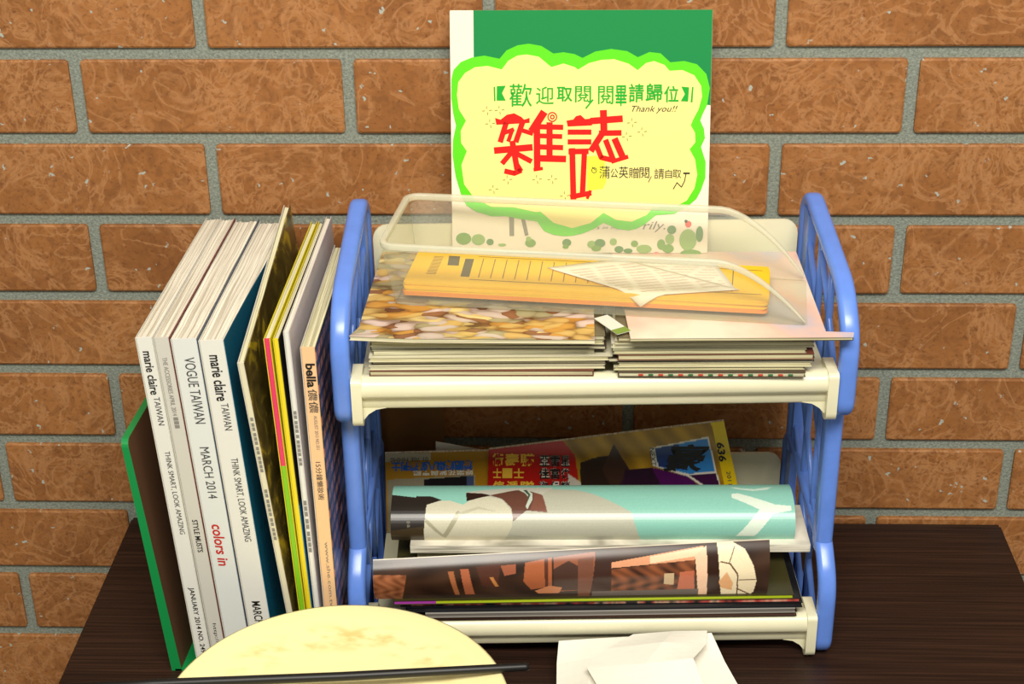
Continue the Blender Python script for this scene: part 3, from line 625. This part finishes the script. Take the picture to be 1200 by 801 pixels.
for (x, y) in ((70, 212), (18, 285), (112, 590), (34, 642), (276, 588), (360, 588), (430, 676), (798, 280), (770, 355), (854, 330), (1, 215)):
    sk = MB()
    for a, b in (((-26, 3), (-12, 2)), ((12, 0), (26, -2)), ((-2, -22), (-3, -9)), ((2, 10), (4, 24))): stroke(sk, [(x+a[0], y+a[1]), (x+b[0], y+b[1])], 4, q5, .0012)
    sk.build('sparkle_mark', mat('khaki_ink', (140, 134, 84), .6), SG)
# clovers, post and script along the foot of the card
CL = [mat('clover_green', (110, 158, 62), .5), mat('clover_pale', (142, 178, 96), .5), mat('clover_deep', (84, 136, 70), .5)]
def blob(x, y, rx, ry, m, nm='clover_leaf', dd=.0004):
    layer(nm, [q8(x+rx*math.cos(t*math.pi/8), y+ry*math.sin(t*math.pi/8)) for t in range(16)], dd, m)
for i, (x, y, rx, ry) in enumerate([(75, 172, 34, 26), (140, 176, 30, 24), (192, 186, 16, 14), (370, 190, 24, 18), (362, 172, 12, 10), (530, 188, 20, 16), (525, 206, 14, 8), (640, 195, 20, 16), (676, 190, 24, 18), (660, 212, 22, 12), (735, 184, 16, 15), (760, 216, 20, 14), (828, 192, 16, 14), (870, 214, 34, 18), (800, 222, 20, 10), (945, 195, 18, 22), (982, 172, 20, 22), (990, 132, 20, 18), (975, 212, 26, 18), (1062, 175, 38, 46), (1112, 150, 16, 34), (1075, 232, 46, 16), (245, 198, 18, 6)]): blob(x, y, rx, ry, CL[i % 3], dd=.0004+.00001*i)
blob(1062, 108, 14, 14, mat('ladybird_red', (226, 74, 60), .5), 'ladybird'); blob(1052, 96, 7, 7, BLACK, 'ladybird', .0005); blob(925, 232, 12, 7, mat('pale_pink', (226, 150, 150), .5), 'flower')
GP = mat('grey_print', (128, 124, 112), .6)
layer('printed_post', [(276, 70), (298, 70), (298, 160), (278, 160)], .0004, GP, q8); layer('printed_post', [(328, 84), (346, 84), (362, 156), (346, 160)], .0004, GP, q8)
(x0, y0), (x1, y1) = q8(862, 142), q8(962, 96); lettering('rily.', (x0, x1, y0, y1), mpS(.0005), GP, SG, shear=.3)
(x0, y0), (x1, y1) = q8(660, 134), q8(800, 116); lettering('s in my fa', (x0, x1, y0, y1), mpS(.0005), GP, SG, shear=.3)

# ------------------------------------------------------------------ lower shelf
ZB = .0387; ZLO = .0436
PR = print_mat('glossy_print', .28)
z = ZLO
def lowmag(label, x0, x1, y0, th, rotd, cover, pages=PZ2, y1=-.099):
    global z
    o = flat_mag(label, x0, x1, y0, y1, z, th-.0001, rotd, cover, pages, 'flat magazines on the lower shelf'); z += th; return o
lowmag('dark brown magazine at the bottom of the lower shelf pile', -.128, .184, -.2160, .0046, 2.2, W_('brown_black_cover', (50, 34, 28), .3), W_('brown_edge', (96, 66, 54), .5))
lowmag('pale grey magazine second from the bottom on the lower shelf', -.120, .182, -.2180, .0040, 2.4, W_('grey_cover', (150, 146, 140), .3), W_('grey_edge', (110, 104, 98), .6))
lowmag('black magazine in the middle of the lower shelf pile', -.136, .188, -.2165, .0048, 2.3, W_('black_cover', (16, 18, 24), .25), W_('black_edge', (26, 26, 30), .4))
rg = G('red_print_edge'); tc_ = rg.n('TexCoord'); mp_ = rg.n('Mapping'); mp_.inputs['Scale'].default_value = (1, .05, .3); rg.l(tc_.outputs['Object'], mp_.inputs[0]); n_ = rg.n('TexNoise', Scale=60.0); rg.l(mp_.outputs[0], n_.inputs['Vector'])
rg.l(rg.ramp(n_.outputs['Fac'], [(.38, lin((30, 24, 26))), (.48, lin((200, 80, 70))), (.56, lin((226, 180, 150))), (.64, lin((60, 40, 44)))]), rg.b.inputs['Base Color'])
lowmag('magazine with a red and black printed edge under the lime green one', -.140, .186, -.2155, .0040, 2.1, W_('black_cover', (16, 18, 24), .25), rg.m)
lg = G('lime_purple_spine'); tc_ = lg.n('TexCoord'); sp = lg.n('SeparateXYZ'); lg.l(tc_.outputs['Object'], sp.inputs[0]); gt = lg.n('Math', operation='GREATER_THAN'); gt.inputs[1].default_value = -.128; lg.l(sp.outputs[0], gt.inputs[0])
lg.l(lg.mix(gt.outputs[0], lin((170, 60, 170)), lin((176, 196, 30))), lg.b.inputs['Base Color'])
lowmag('thin magazine with a lime green and purple spine under the rolled brown one', -.146, .180, -.2175, .0040, 2.5, W_('dark_olive_cover', (58, 54, 26), .3), lg.m)
ZP = z
# magazine curled into a half roll: cover sheet over a profile, with a page block inside
def curled(name, label, x0, x1, prof, base, layers, nu, nv, thick, rotd, loc, cv_in, zr=(0, 0)):
    o = thing(name, label, 'magazine', loc, (0, 0, math.radians(rotd)), 'curled magazines on the lower shelf')
    L = [0]
    for a, b in zip(prof, prof[1:]): L.append(L[-1]+math.dist(a, b))
    L = [k/L[-1] for k in L]; py = [p[0] for p in prof]; pz = [p[1] for p in prof]
    def sf(u, v): return (x0+(x1-x0)*u, interp(v, L, py), interp(v, L, pz)*(1+(zr[1]-zr[0])*u+zr[0]))
    painted('cover', sf, nu, nv, base, layers, PR, o)
    v = []; f = []; n = 40
    for s_ in (x0+.0006, x1-.0006):
        for k in range(n+1):
            a = k/n; e = .01; y, zz = interp(a, L, py), interp(a, L, pz); y2, z2 = interp(min(1, a+e), L, py), interp(min(1, a+e), L, pz); y1, z1 = interp(max(0, a-e), L, py), interp(max(0, a-e), L, pz)
            t = Vector((y2-y1, z2-z1)).normalized(); nn = Vector((t.y, -t.x)); s2 = 1+(zr[1]-zr[0])*(0 if s_ < 0 else 1)+zr[0]
            v += [(s_, y+nn.x*.0003, (zz+nn.y*.0003)*s2), (s_, y+nn.x*thick, (zz+nn.y*thick)*s2)]
    m_ = 2*(n+1)
    for k in range(n):
        a = 2*k; f += [[a, a+2, m_+a+2, m_+a], [a+1, a+3, m_+a+3, m_+a+1], [a, a+1, a+3, a+2], [m_+a, m_+a+2, m_+a+3, m_+a+1]]
    f += [[0, 1, m_+1, m_], [2*n, 2*n+1, m_+2*n+1, m_+2*n]]
    mesh('pages', v, f, cv_in, o); return o
def spl(pts, n=40):
    P = [Vector(p) for p in pts]; P = [2*P[0]-P[1]]+P+[2*P[-1]-P[-2]]; out = []
    for i in range(1, len(P)-2):
        for k in range(n//(len(P)-3)):
            t = k/(n//(len(P)-3)); a, b, c, d_ = P[i-1:i+3]
            out.append(tuple(.5*((2*b)+(-a+c)*t+(2*a-5*b+4*c-d_)*t*t+(-a+3*b-3*c+d_)*t**3)))
    return out+[tuple(P[-2])]
# -- brown one. print given on the unit square: u along the length, v from the foot (0) over the front to the back (1)
def RB(px, py):  # close-up coordinates of the photo -> uv
    return ((px-435)/473, (695-py)/62)
def rb3(px, py): return RB(430+px/4.444, 610+py/4.446)
def rb4(px, py):
    x, y = 680+px/4.286, 610+py/4.285; return ((x-435)/473, (690-(x-435)/473*5-y)/58)
def noisecol(c0, c1, su, sv, ph=0):
    a, b = np.array(lin(c0)), np.array(lin(c1))
    def fn(U, V):
        k = .5+.5*np.sin(U*su+ph+2*np.sin(V*sv))*np.cos(V*sv*1.3+U*su*.37); return a+(b-a)*k[..., None]
    return fn
full = lambda U, V: np.ones(U.shape, bool)
LB = [(full, noisecol((44, 28, 20), (72, 48, 34), 40, 5)),
      ([rb3(0, 190), rb3(200, 200), rb3(170, 380), rb3(30, 380)], noisecol((116, 66, 40), (176, 110, 72), 160, 14)),
      ([rb3(420, 190), rb3(450, 190), rb3(480, 350), rb3(455, 350)], (170, 104, 64)), ([rb3(485, 180), rb3(530, 180), rb3(560, 350), rb3(510, 350)], (176, 100, 66)),
      ([rb3(570, 170), rb3(700, 160), rb3(680, 300), rb3(600, 280)], (84, 48, 36)), ([rb3(700, 170), rb3(780, 165), rb3(780, 215), rb3(720, 225)], (160, 92, 64)),
      ([rb3(640, 230), rb3(660, 230), rb3(690, 290), rb3(670, 290)], (196, 130, 70)),
      ([rb3(830, 160), rb3(970, 140), rb3(970, 300), rb3(860, 320), rb3(820, 260)], (172, 96, 58)), ([rb3(930, 140), rb3(950, 140), rb3(950, 300), rb3(935, 300)], (90, 48, 32)),
      ([rb3(980, 140), rb3(1200, 120), rb3(1200, 330), rb3(980, 340)], (150, 88, 60)), ([rb3(980, 200), rb3(1060, 160), rb3(1130, 200), rb3(1170, 330), rb3(980, 330)], (74, 48, 38)),
      ([rb3(880, 330), rb3(960, 295), rb3(1025, 310), rb3(1010, 350), rb3(900, 352)], (206, 134, 92)),
      ([rb4(0, 130), rb4(80, 120), rb4(70, 340), rb4(0, 340)], (120, 74, 56)),
      ([rb4(90, 110), rb4(180, 105), rb4(180, 330), rb4(60, 330)], (62, 38, 30)),
      ([rb4(170, 150), rb4(640, 90), rb4(650, 125), rb4(590, 150), rb4(170, 175)], (226, 160, 120)), ([rb4(365, 130), rb4(640, 95), rb4(640, 130), rb4(365, 160)], (250, 214, 176)),
      ([rb4(170, 180), rb4(595, 150), rb4(600, 300), rb4(170, 300)], noisecol((58, 32, 22), (150, 86, 52), 120, 12)),
      ([rb4(520, 200), rb4(590, 195), rb4(600, 300), rb4(510, 290)], (196, 110, 80)), ([rb4(440, 205), rb4(490, 205), rb4(490, 265), rb4(440, 260)], (206, 178, 140)),
      ([rb4(595, 130), rb4(655, 90), rb4(665, 330), rb4(620, 330)], (250, 206, 172)), ([rb4(70, 300), rb4(620, 290), rb4(620, 330), rb4(70, 335)], (112, 100, 94)),
      ([rb4(655, 80), rb4(712, 72), rb4(730, 330), rb4(668, 330)], (52, 28, 18)),
      ([rb4(708, 70), rb4(780, 74), rb4(850, 110), rb4(895, 180), rb4(915, 250), rb4(905, 310), rb4(880, 335), rb4(740, 335), rb4(725, 240)], (252, 234, 196)),
      ([rb4(720, 250), rb4(760, 205), rb4(795, 260), rb4(790, 300), rb4(735, 285)], (236, 178, 124))]
for a, b in (((725, 160), (775, 170)), ((775, 170), (815, 215)), ((815, 215), (822, 330)), ((770, 168), (800, 95)), ((780, 215), (880, 150)), ((822, 245), (912, 243)), ((815, 290), (895, 330))):
    a, b = Vector(rb4(*a)), Vector(rb4(*b)); t = (b-a).normalized(); wx, wy = .0016, .014; LB.append(([(a.x-wx, a.y-wy*.6), (a.x+wx, a.y+wy*.6), (b.x+wx, b.y+wy*.6), (b.x-wx, b.y-wy*.6)], (92, 58, 34)))
LB.append((lambda U, V: V > .985, (226, 214, 190)))
profB = spl([(.002, 0), (-.0005, .008), (-.002, .018), (.001, .028), (.008, .036)])
curled('magazine', 'brown glossy curled magazine with a round glass window photo on its cover', -.1725, .147, profB, (60, 40, 30), LB, 640, 110, .0018, 2.4, (.014, -.2170, ZP), W_('page_paper', (206, 200, 184), .6), zr=(-.04, .36))
# -- pale teal one
def rt1(px, py):
    x, y = 430+px/4.8, 500+py/4.8; return ((x-460)/474, (634-y)/64)
def rt2_(px, py):
    x, y = 650+px/3.871, 485+py/3.869; return ((x-460)/474, (630-y)/60)
LT = [(full, (142, 202, 186)),
      ([rt1(140, 395), rt1(280, 415), rt1(285, 405), rt1(368, 408), rt1(430, 432), rt1(350, 470), rt1(330, 660), rt1(140, 660)], (40, 34, 30)),
      ([rt1(140, 580), rt1(335, 560), rt1(330, 660), rt1(140, 660)], (66, 54, 34)),
      ([rt1(560, 378), rt1(700, 400), rt1(870, 345), rt1(1000, 345), rt1(1200, 360), rt1(1300, 400), rt1(1500, 500), rt1(1560, 660), rt1(720, 660), rt1(800, 560)], (186, 186, 168)),
      ([rt1(560, 378), rt1(650, 360), rt1(840, 335), rt1(1060, 335), rt1(1000, 400), rt1(700, 402)], (196, 194, 180)),
      ([rt1(345, 460), rt1(420, 436), rt1(470, 434), rt1(552, 460), rt1(600, 425), rt1(680, 408), rt1(770, 430), rt1(825, 490), rt1(830, 560), rt1(770, 660), rt1(330, 660), rt1(333, 560)], (208, 204, 180)),
      ([rt1(340, 520), rt1(440, 600), rt1(520, 490), rt1(545, 500), rt1(450, 625), rt1(335, 540)], (166, 162, 136)),
      ([rt1(520, 500), rt1(640, 470), rt1(760, 500), rt1(640, 482), rt1(530, 515)], (190, 186, 160)),
      ([rt1(565, 380), rt1(660, 388), rt1(710, 402), rt1(640, 420), rt1(570, 440)], (48, 30, 24)),
      ([rt1(700, 402), rt1(850, 360), rt1(890, 355), rt1(1000, 400), rt1(1028, 500), rt1(910, 490), rt1(835, 540), rt1(825, 480), rt1(770, 425)], (104, 66, 54)),
      ([rt1(860, 356), rt1(905, 352), rt1(945, 390), rt1(945, 430), rt1(915, 485), rt1(905, 470), rt1(925, 420), rt1(900, 385)], (196, 206, 190)),
      ([rt1(890, 360), rt1(910, 356), rt1(932, 400), rt1(915, 440), rt1(918, 400)], (70, 84, 70)),
      ([rt1(950, 380), rt1(1000, 400), rt1(1028, 500), rt1(930, 490), rt1(950, 430)], (128, 82, 68)),
      ([rt1(800, 600), rt1(1100, 630), rt1(1400, 610), rt1(1400, 640), rt1(1000, 660)], (176, 178, 164)),
      ([rt2_(820, 375), rt2_(850, 372), rt2_(1010, 425), rt2_(1085, 432), rt2_(1085, 448), rt2_(1000, 460), rt2_(915, 540), rt2_(830, 540), rt2_(940, 445), rt2_(820, 395)], (224, 238, 222)),
      ([rt2_(820, 330), rt2_(850, 345), rt2_(920, 358), rt2_(985, 350), rt2_(1015, 330), rt2_(990, 330), rt2_(930, 345), rt2_(870, 338), rt2_(850, 330)], (210, 234, 220))]
profT = spl([(.003, -.001), (.000, .006), (.002, .016), (.012, .0255), (.030, .029), (.048, .024), (.058, .010), (.060, -.006)])
# the photographed part is the front 60 % of the sheet's arc
LT2 = []
for sh, c in LT:
    if callable(sh): LT2.append((sh, c))
    else: LT2.append(([(a, b*.56+.0) for a, b in sh], c))
TZ = .0900
tm = curled('magazine', 'pale teal curled magazine with a white shirt photo on its cover', -.164, .171, profT, (160, 218, 202), LT2, 640, 190, .0022, 1.2, (.0155, -.172, TZ), W_('page_paper', (206, 200, 184), .6))
pgb = MB(); pgb.box((-.148, -.005, -.0085), (.1835, .055, -.0012)); pgb.build('page_block', pages_mat('roll_page_edges', (170, 164, 146), (236, 230, 212), 'z', 900, 20), tm)
lettering('儂儂 • 姊妹x Taiwan NO.82', (-.0095+.016, .048-.016, -.1505+.0, -.1475), lambda s, b: (b, interp(s, [0, .05], [-.0006, .004])-.0006, .024-s*.6), mat('pale_ink', (190, 186, 170), .5), tm)
# support: thick folded magazine hidden behind the brown one, carrying the teal roll
hd = lowmag('folded dark magazine lying behind the brown curled one', -.13, .16, -.168, .0148, 2, W_('black_cover', (16, 18, 24), .25), PZ2)
# -- magazines standing behind
def leaning(label, pts, z_top, y_foot, y_top, base, layers, nu, nv, rot, m=PR, thick=.003, grp='magazines leaning at the back of the lower shelf'):
    """pts: outline quad (x at the top left / right, z at the top left / right, x at the foot)"""
    (xa, za), (xb, zb_), (xc, zc_), (xd, zd_) = pts      # top left, top right, foot right, foot left in the card's own plane
    o = thing('magazine', label, 'magazine', (0, 0, 0), group=grp)
    def sf(u, v):
        x = (xd*(1-u)+xc*u)*(1-v)+(xa*(1-u)+xb*u)*v; zz = (zd_*(1-u)+zc_*u)*(1-v)+(za*(1-u)+zb_*u)*v
        k = (zz-ZB)/.10; return (x, y_foot+(y_top-y_foot)*k, zz)
    painted('front_cover', sf, nu, nv, base, layers, m, o)
    c = [sf(0, 0), sf(1, 0), sf(1, 1), sf(0, 1)]; v = [(p[0], p[1]+.0003, p[2]) for p in c]+[(p[0], p[1]+thick, p[2]) for p in c]
    mesh('pages', v, [[0, 1, 2, 3], [7, 6, 5, 4], [0, 4, 5, 1], [1, 5, 6, 2], [2, 6, 7, 3], [3, 7, 4, 0]], PG1, o)
    return o, sf
# ochre cover (upside-down lettering), left
def ruv(x0, x1, ya, yb):
    return lambda px, py: ((px-x0)/(x1-x0), (yb-py)/(yb-ya))
fA = ruv(85, 660, 130, 700)
oA, sA = leaning('ochre magazine with blue block lettering leaning at the back of the lower shelf', [(-.1635, .1125), (-.0720, .1155), (-.0725, .0400), (-.1640, .0400)], 0, -.088, -.066, (176, 128, 28),
    [([fA(85, 125), fA(340, 135), fA(340, 185), fA(85, 190)], (186, 176, 150)), ([fA(95, 318), fA(585, 290), fA(585, 700), fA(95, 700)], (160, 150, 122)), ([fA(300, 318), fA(540, 300), fA(540, 700), fA(300, 700)], (30, 28, 30)), ([fA(540, 300), fA(580, 298), fA(580, 700), fA(540, 700)], (70, 84, 120))], 160, 90, 0)
def on(sf, fn, d=.0006):
    def mp(a, b):
        u, v = fn(a, b); p = sf(u, v); return (p[0], p[1]-d, p[2]+d*.2)
    return mp
BLUI = mat('blue_ink', (24, 96, 190), .4); WHI = mat('white_ink', (226, 222, 206), .5)
lettering('減肥娛樂八卦週刊士', (575, 120, 188, 258), on(sA, fA), BLUI, oA, offset=.05)
lettering('娛樂花絮與專題', (578, 240, 255, 292), on(sA, fA), WHI, oA, offset=.02)
lettering('01 70E MMM0', (325, 115, 160, 190), on(sA, fA), DGREY, oA)
# red / gold cover with the 636 strip
fB = lambda px, py: fB_(650+px/3.871, 485+py/3.869)
def fB1(px, py): return fB_(430+px/4.8, 500+py/4.8)
XB0, XB1 = 569, 862
def fB_(x, y):
    t = 527-(x-572)*.112; xr = 847+(y-496)*.23; return ((x-570)/(xr-570), 1-(y-t)/(612-t))
oB, sB_ = leaning('gold magazine with red lettered panel and the number 636 on its yellow edge', [(-.0715, .1190), (.1335, .1460), (.1570, .0480), (-.0740, .0400)], 0, -.0925, -.0705, (168, 126, 34),
    [(full, noisecol((132, 96, 22), (190, 146, 40), 55, 7)), ([fB1(660, 80), fB1(1100, 80), fB1(1170, 150), fB1(1200, 330), fB1(660, 700)], (176, 26, 22)), ([fB1(1130, 240), fB1(1230, 300), fB1(1260, 400), fB1(1130, 400)], (206, 196, 180)),
     ([fB(115, 210), fB(180, 190), fB(250, 180), fB(270, 135), fB(340, 235), fB(300, 330), fB(120, 330)], (46, 30, 24)), ([fB(215, 235), fB(270, 135), fB(340, 235), fB(270, 325)], (62, 40, 32)),
     ([fB(320, 235), fB(450, 230), fB(600, 265), fB(690, 330), fB(690, 400), fB(280, 400)], (78, 16, 84)), ([fB(320, 235), fB(440, 230), fB(500, 330), fB(300, 330)], (44, 20, 40)),
     ([fB(435, 150), fB(695, 105), fB(745, 305), fB(720, 320), fB(690, 322), fB(600, 265), fB(445, 222)], (226, 220, 206)), ([fB(455, 152), fB(690, 112), fB(722, 245), fB(605, 255), fB(470, 225)], (52, 132, 206)),
     ([fB(455, 152), fB(560, 135), fB(600, 240), fB(470, 225)], (36, 60, 120)), ([fB(610, 262), fB(725, 254), fB(742, 303), fB(700, 318)], (60, 16, 60)),
     ([fB(700, 20), fB(790, 20), fB(850, 330), fB(770, 330)], (226, 192, 20)), ([fB(755, 330), fB(850, 330), fB(880, 500), fB(800, 500)], (226, 192, 20))], 300, 110, 0)
YLI = mat('yellow_ink', (236, 186, 60), .4)
def rot_fn(fn, x0, y0, s): return lambda a, b: fn(x0+a*s, y0-b*s)
for i, (t, a0, a1, b0, b1) in enumerate((('衛', 695, 760, 205, 145), ('壽', 770, 850, 205, 145), ('購', 855, 940, 205, 145), ('士', 700, 750, 262, 215), ('一', 755, 812, 262, 215), ('士', 820, 880, 262, 215), ('傢', 700, 770, 325, 275), ('遞', 780, 850, 325, 275), ('隊', 860, 940, 325, 275))):
    lettering(t, (a0, a1, b0, b1), on(sB_, fB1), YLI, oB, offset=.03)
for (t, a0, a1, b0, b1) in (('亞', 970, 1025, 205, 152), ('雷', 1030, 1085, 205, 152), ('星', 1090, 1140, 205, 152), ('佳', 965, 1025, 265, 212), ('富', 1030, 1085, 265, 212), ('後', 1090, 1145, 265, 212), ('次', 965, 1020, 322, 275), ('保', 1030, 1085, 322, 275), ('談', 1090, 1145, 322, 275)):
    lettering(t, (a0, a1, b0, b1), on(sB_, fB1, .0005), WHI, oB, offset=.07); lettering(t, (a0, a1, b0, b1), on(sB_, fB1, .0009), BLACK, oB, offset=.02)
lettering('636', (128, 205, 728, 762), on(sB_, lambda s, b: fB(b*1.0+(s-128)*.17, s)), BLACK, oB, offset=.03)
lettering('2011.1', (245, 322, 772, 790), on(sB_, lambda s, b: fB(b*1.0+(s-245)*.17, s)), DGREY, oB)
lettering('豪', (490, 700, 245, 135), on(sB_, lambda a, b: fB(a, b)), BLACK, oB, offset=.03, shear=.3)
lettering('NEXT', (150, 220, 430, 452), on(sB_, lambda s, b: fB(b+(s-150)*.12, s)), DGREY, oB)
# barcode corner and white corner
bc = thing('booklet', 'white booklet corner with a black barcode beside the gold magazine', 'booklet', (.1625, -.0840, ZB), (-.22, 0, 0))
MB().box((-.014, 0, 0), (.0115, .0018, .0405)).build('cover', mat('white_paper2', (220, 214, 200), .5), bc)
b_ = MB(); x = -.0085
while x < .008: w_ = random.choice((.0004, .0007, .001)); b_.box((x, -.0003, .026), (x+w_, 0, .036)); x += w_+random.choice((.0004, .0006))
b_.build('barcode', BLACK, bc)
ws = thing('paper_sheet', 'white paper sheet with one corner showing above the ochre magazine', 'paper', (-.1075, -.0665, ZB), (-.12, 0, 0))
MB().prism([(-.014, 0), (.03, 0), (.032, .070), (-.012, .0785)], 0, .0005, 'y').build('sheet', mat('white_paper2', (220, 214, 200), .5), ws)
cb = thing('cardboard_sheet', 'brown cardboard sheet standing between the rack and the brick wall', 'cardboard', (0, -.0075, 0))
MB().box((-.185, 0, 0), (-.1165, .003, .200)).build('sheet', mat('cardboard', (128, 88, 44), .8, noise=.08, nscale=40), cb)

# ------------------------------------------------------------------ plate on a bowl, chopstick, tissue
def plate_mat():
    g = G('cream_plate'); tc = g.n('TexCoord'); n1 = g.n('TexNoise', Scale=55.0, Detail=6.0); mp = g.n('Mapping'); mp.inputs['Scale'].default_value = (1, 2.2, 1); g.l(tc.outputs['Object'], mp.inputs[0]); g.l(mp.outputs[0], n1.inputs['Vector'])
    sp = g.n('SeparateXYZ'); g.l(tc.outputs['Object'], sp.inputs[0])
    ln = g.n('VectorMath', operation='LENGTH'); g.l(tc.outputs['Object'], ln.inputs[0])
    band = g.ramp(ln.outputs['Value'], [(.072, (0, 0, 0, 1)), (.095, (1, 1, 1, 1)), (.108, (.2, .2, .2, 1)), (.113, (0, 0, 0, 1))])
    yy = g.ramp(sp.outputs[1], [(.03, (0, 0, 0, 1)), (.07, (1, 1, 1, 1))])
    st = g.ramp(n1.outputs['Fac'], [(.46, (0, 0, 0, 1)), (.66, (.65, .65, .65, 1))])
    a = g.n('Math', operation='MULTIPLY'); g.l(band, a.inputs[0]); g.l(yy, a.inputs[1]); b = g.n('Math', operation='MULTIPLY'); g.l(a.outputs[0], b.inputs[0]); g.l(st, b.inputs[1])
    g.l(g.mix(b.outputs[0], lin((250, 240, 178)), lin((214, 172, 74))), g.b.inputs['Base Color']); g.b.inputs['Roughness'].default_value = .35; return g.m
PL = thing('plate', 'round cream plate with yellow stains, a black chopstick lying across it', 'plate', (-.1665, -.3935, .0765))
prof = [(.0005, .006), (.060, .0062), (.085, .0082), (.108, .0128), (.1235, .0168), (.1253, .0164), (.1245, .0150), (.105, .0095), (.080, .0040), (.070, .0025), (.069, 0), (.066, 0), (.065, .0025), (.0005, .0028)]
pb = MB().lathe(prof, 96).build('dish', plate_mat(), PL, True)
BO = thing('bowl', 'cream bowl standing under the stained plate', 'bowl', (-.1665, -.3935, 0))
MB().lathe([(.0005, .006), (.03, .008), (.058, .03), (.0675, .0755), (.0700, .0762), (.0705, .0740), (.062, .03), (.040, .006), (.039, 0), (.034, 0), (.033, .004), (.0005, .004)], 64).build('body', mat('cream_glaze', (244, 232, 180), .3), BO, True)
CH = thing('chopstick', 'black lacquered chopstick lying across the cream plate', 'chopstick', (0, 0, 0))
ch = MB().tube([(-.365, -.3775, .0968), (-.3012, -.3715, .0968), (-.165, -.3610, .0972), (-.0320, -.3480, .0976), (-.0293, -.3477, .0976)], [.0036, .0036, .0034, .0031, .0026], 12).build('stick', mat('black_lacquer', (14, 12, 13), .45), CH, True)
TS = mat('tissue_paper', (244, 240, 226), .9, .1, noise=.02, nscale=40, bump=.25, bscale=160)
ti = thing('tissue', 'crumpled folded white tissue lying in front of the lower shelf', 'tissue', (0, 0, 0))
def tissue_sheet(name, grid, thick=.0007, sub=2):
    R_, C_ = len(grid), len(grid[0]); v = [p for r in grid for p in r]; f = [[i*C_+j, (i+1)*C_+j, (i+1)*C_+j+1, i*C_+j+1] for i in range(R_-1) for j in range(C_-1)]
    o = mesh(name, v, f, TS, ti); s_ = o.modifiers.new('s', 'SUBSURF'); s_.levels = s_.render_levels = sub; s_.subdivision_type = 'SIMPLE'
    md = o.modifiers.new('t', 'SOLIDIFY'); md.thickness = thick; return o
tissue_sheet('lower_layer', [[(-.0085, -.2275, .029), (.020, -.2265, .031), (.055, -.2255, .033), (.085, -.2245, .035), (.116, -.224, .036)],
                             [(-.0100, -.245, .020), (.018, -.248, .028), (.055, -.250, .034), (.090, -.246, .032), (.126, -.240, .020)],
                             [(-.0100, -.275, .012), (.015, -.280, .026), (.055, -.285, .031), (.098, -.275, .022), (.140, -.262, .004)],
                             [(-.0090, -.320, .002), (.015, -.325, .012), (.055, -.330, .018), (.100, -.320, .008), (.156, -.300, .001)]], sub=2)
tissue_sheet('upper_fold', [[(.052, -.2300, .0385), (.085, -.2272, .0400), (.112, -.2262, .0400)],
                            [(.030, -.2480, .0375), (.075, -.2470, .0440), (.110, -.2440, .0400)],
                            [(.014, -.2680, .0340), (.060, -.2720, .0420), (.098, -.2660, .0430)],
                            [(.026, -.3000, .0340), (.064, -.3020, .0360), (.108, -.2950, .0300)]], sub=2)
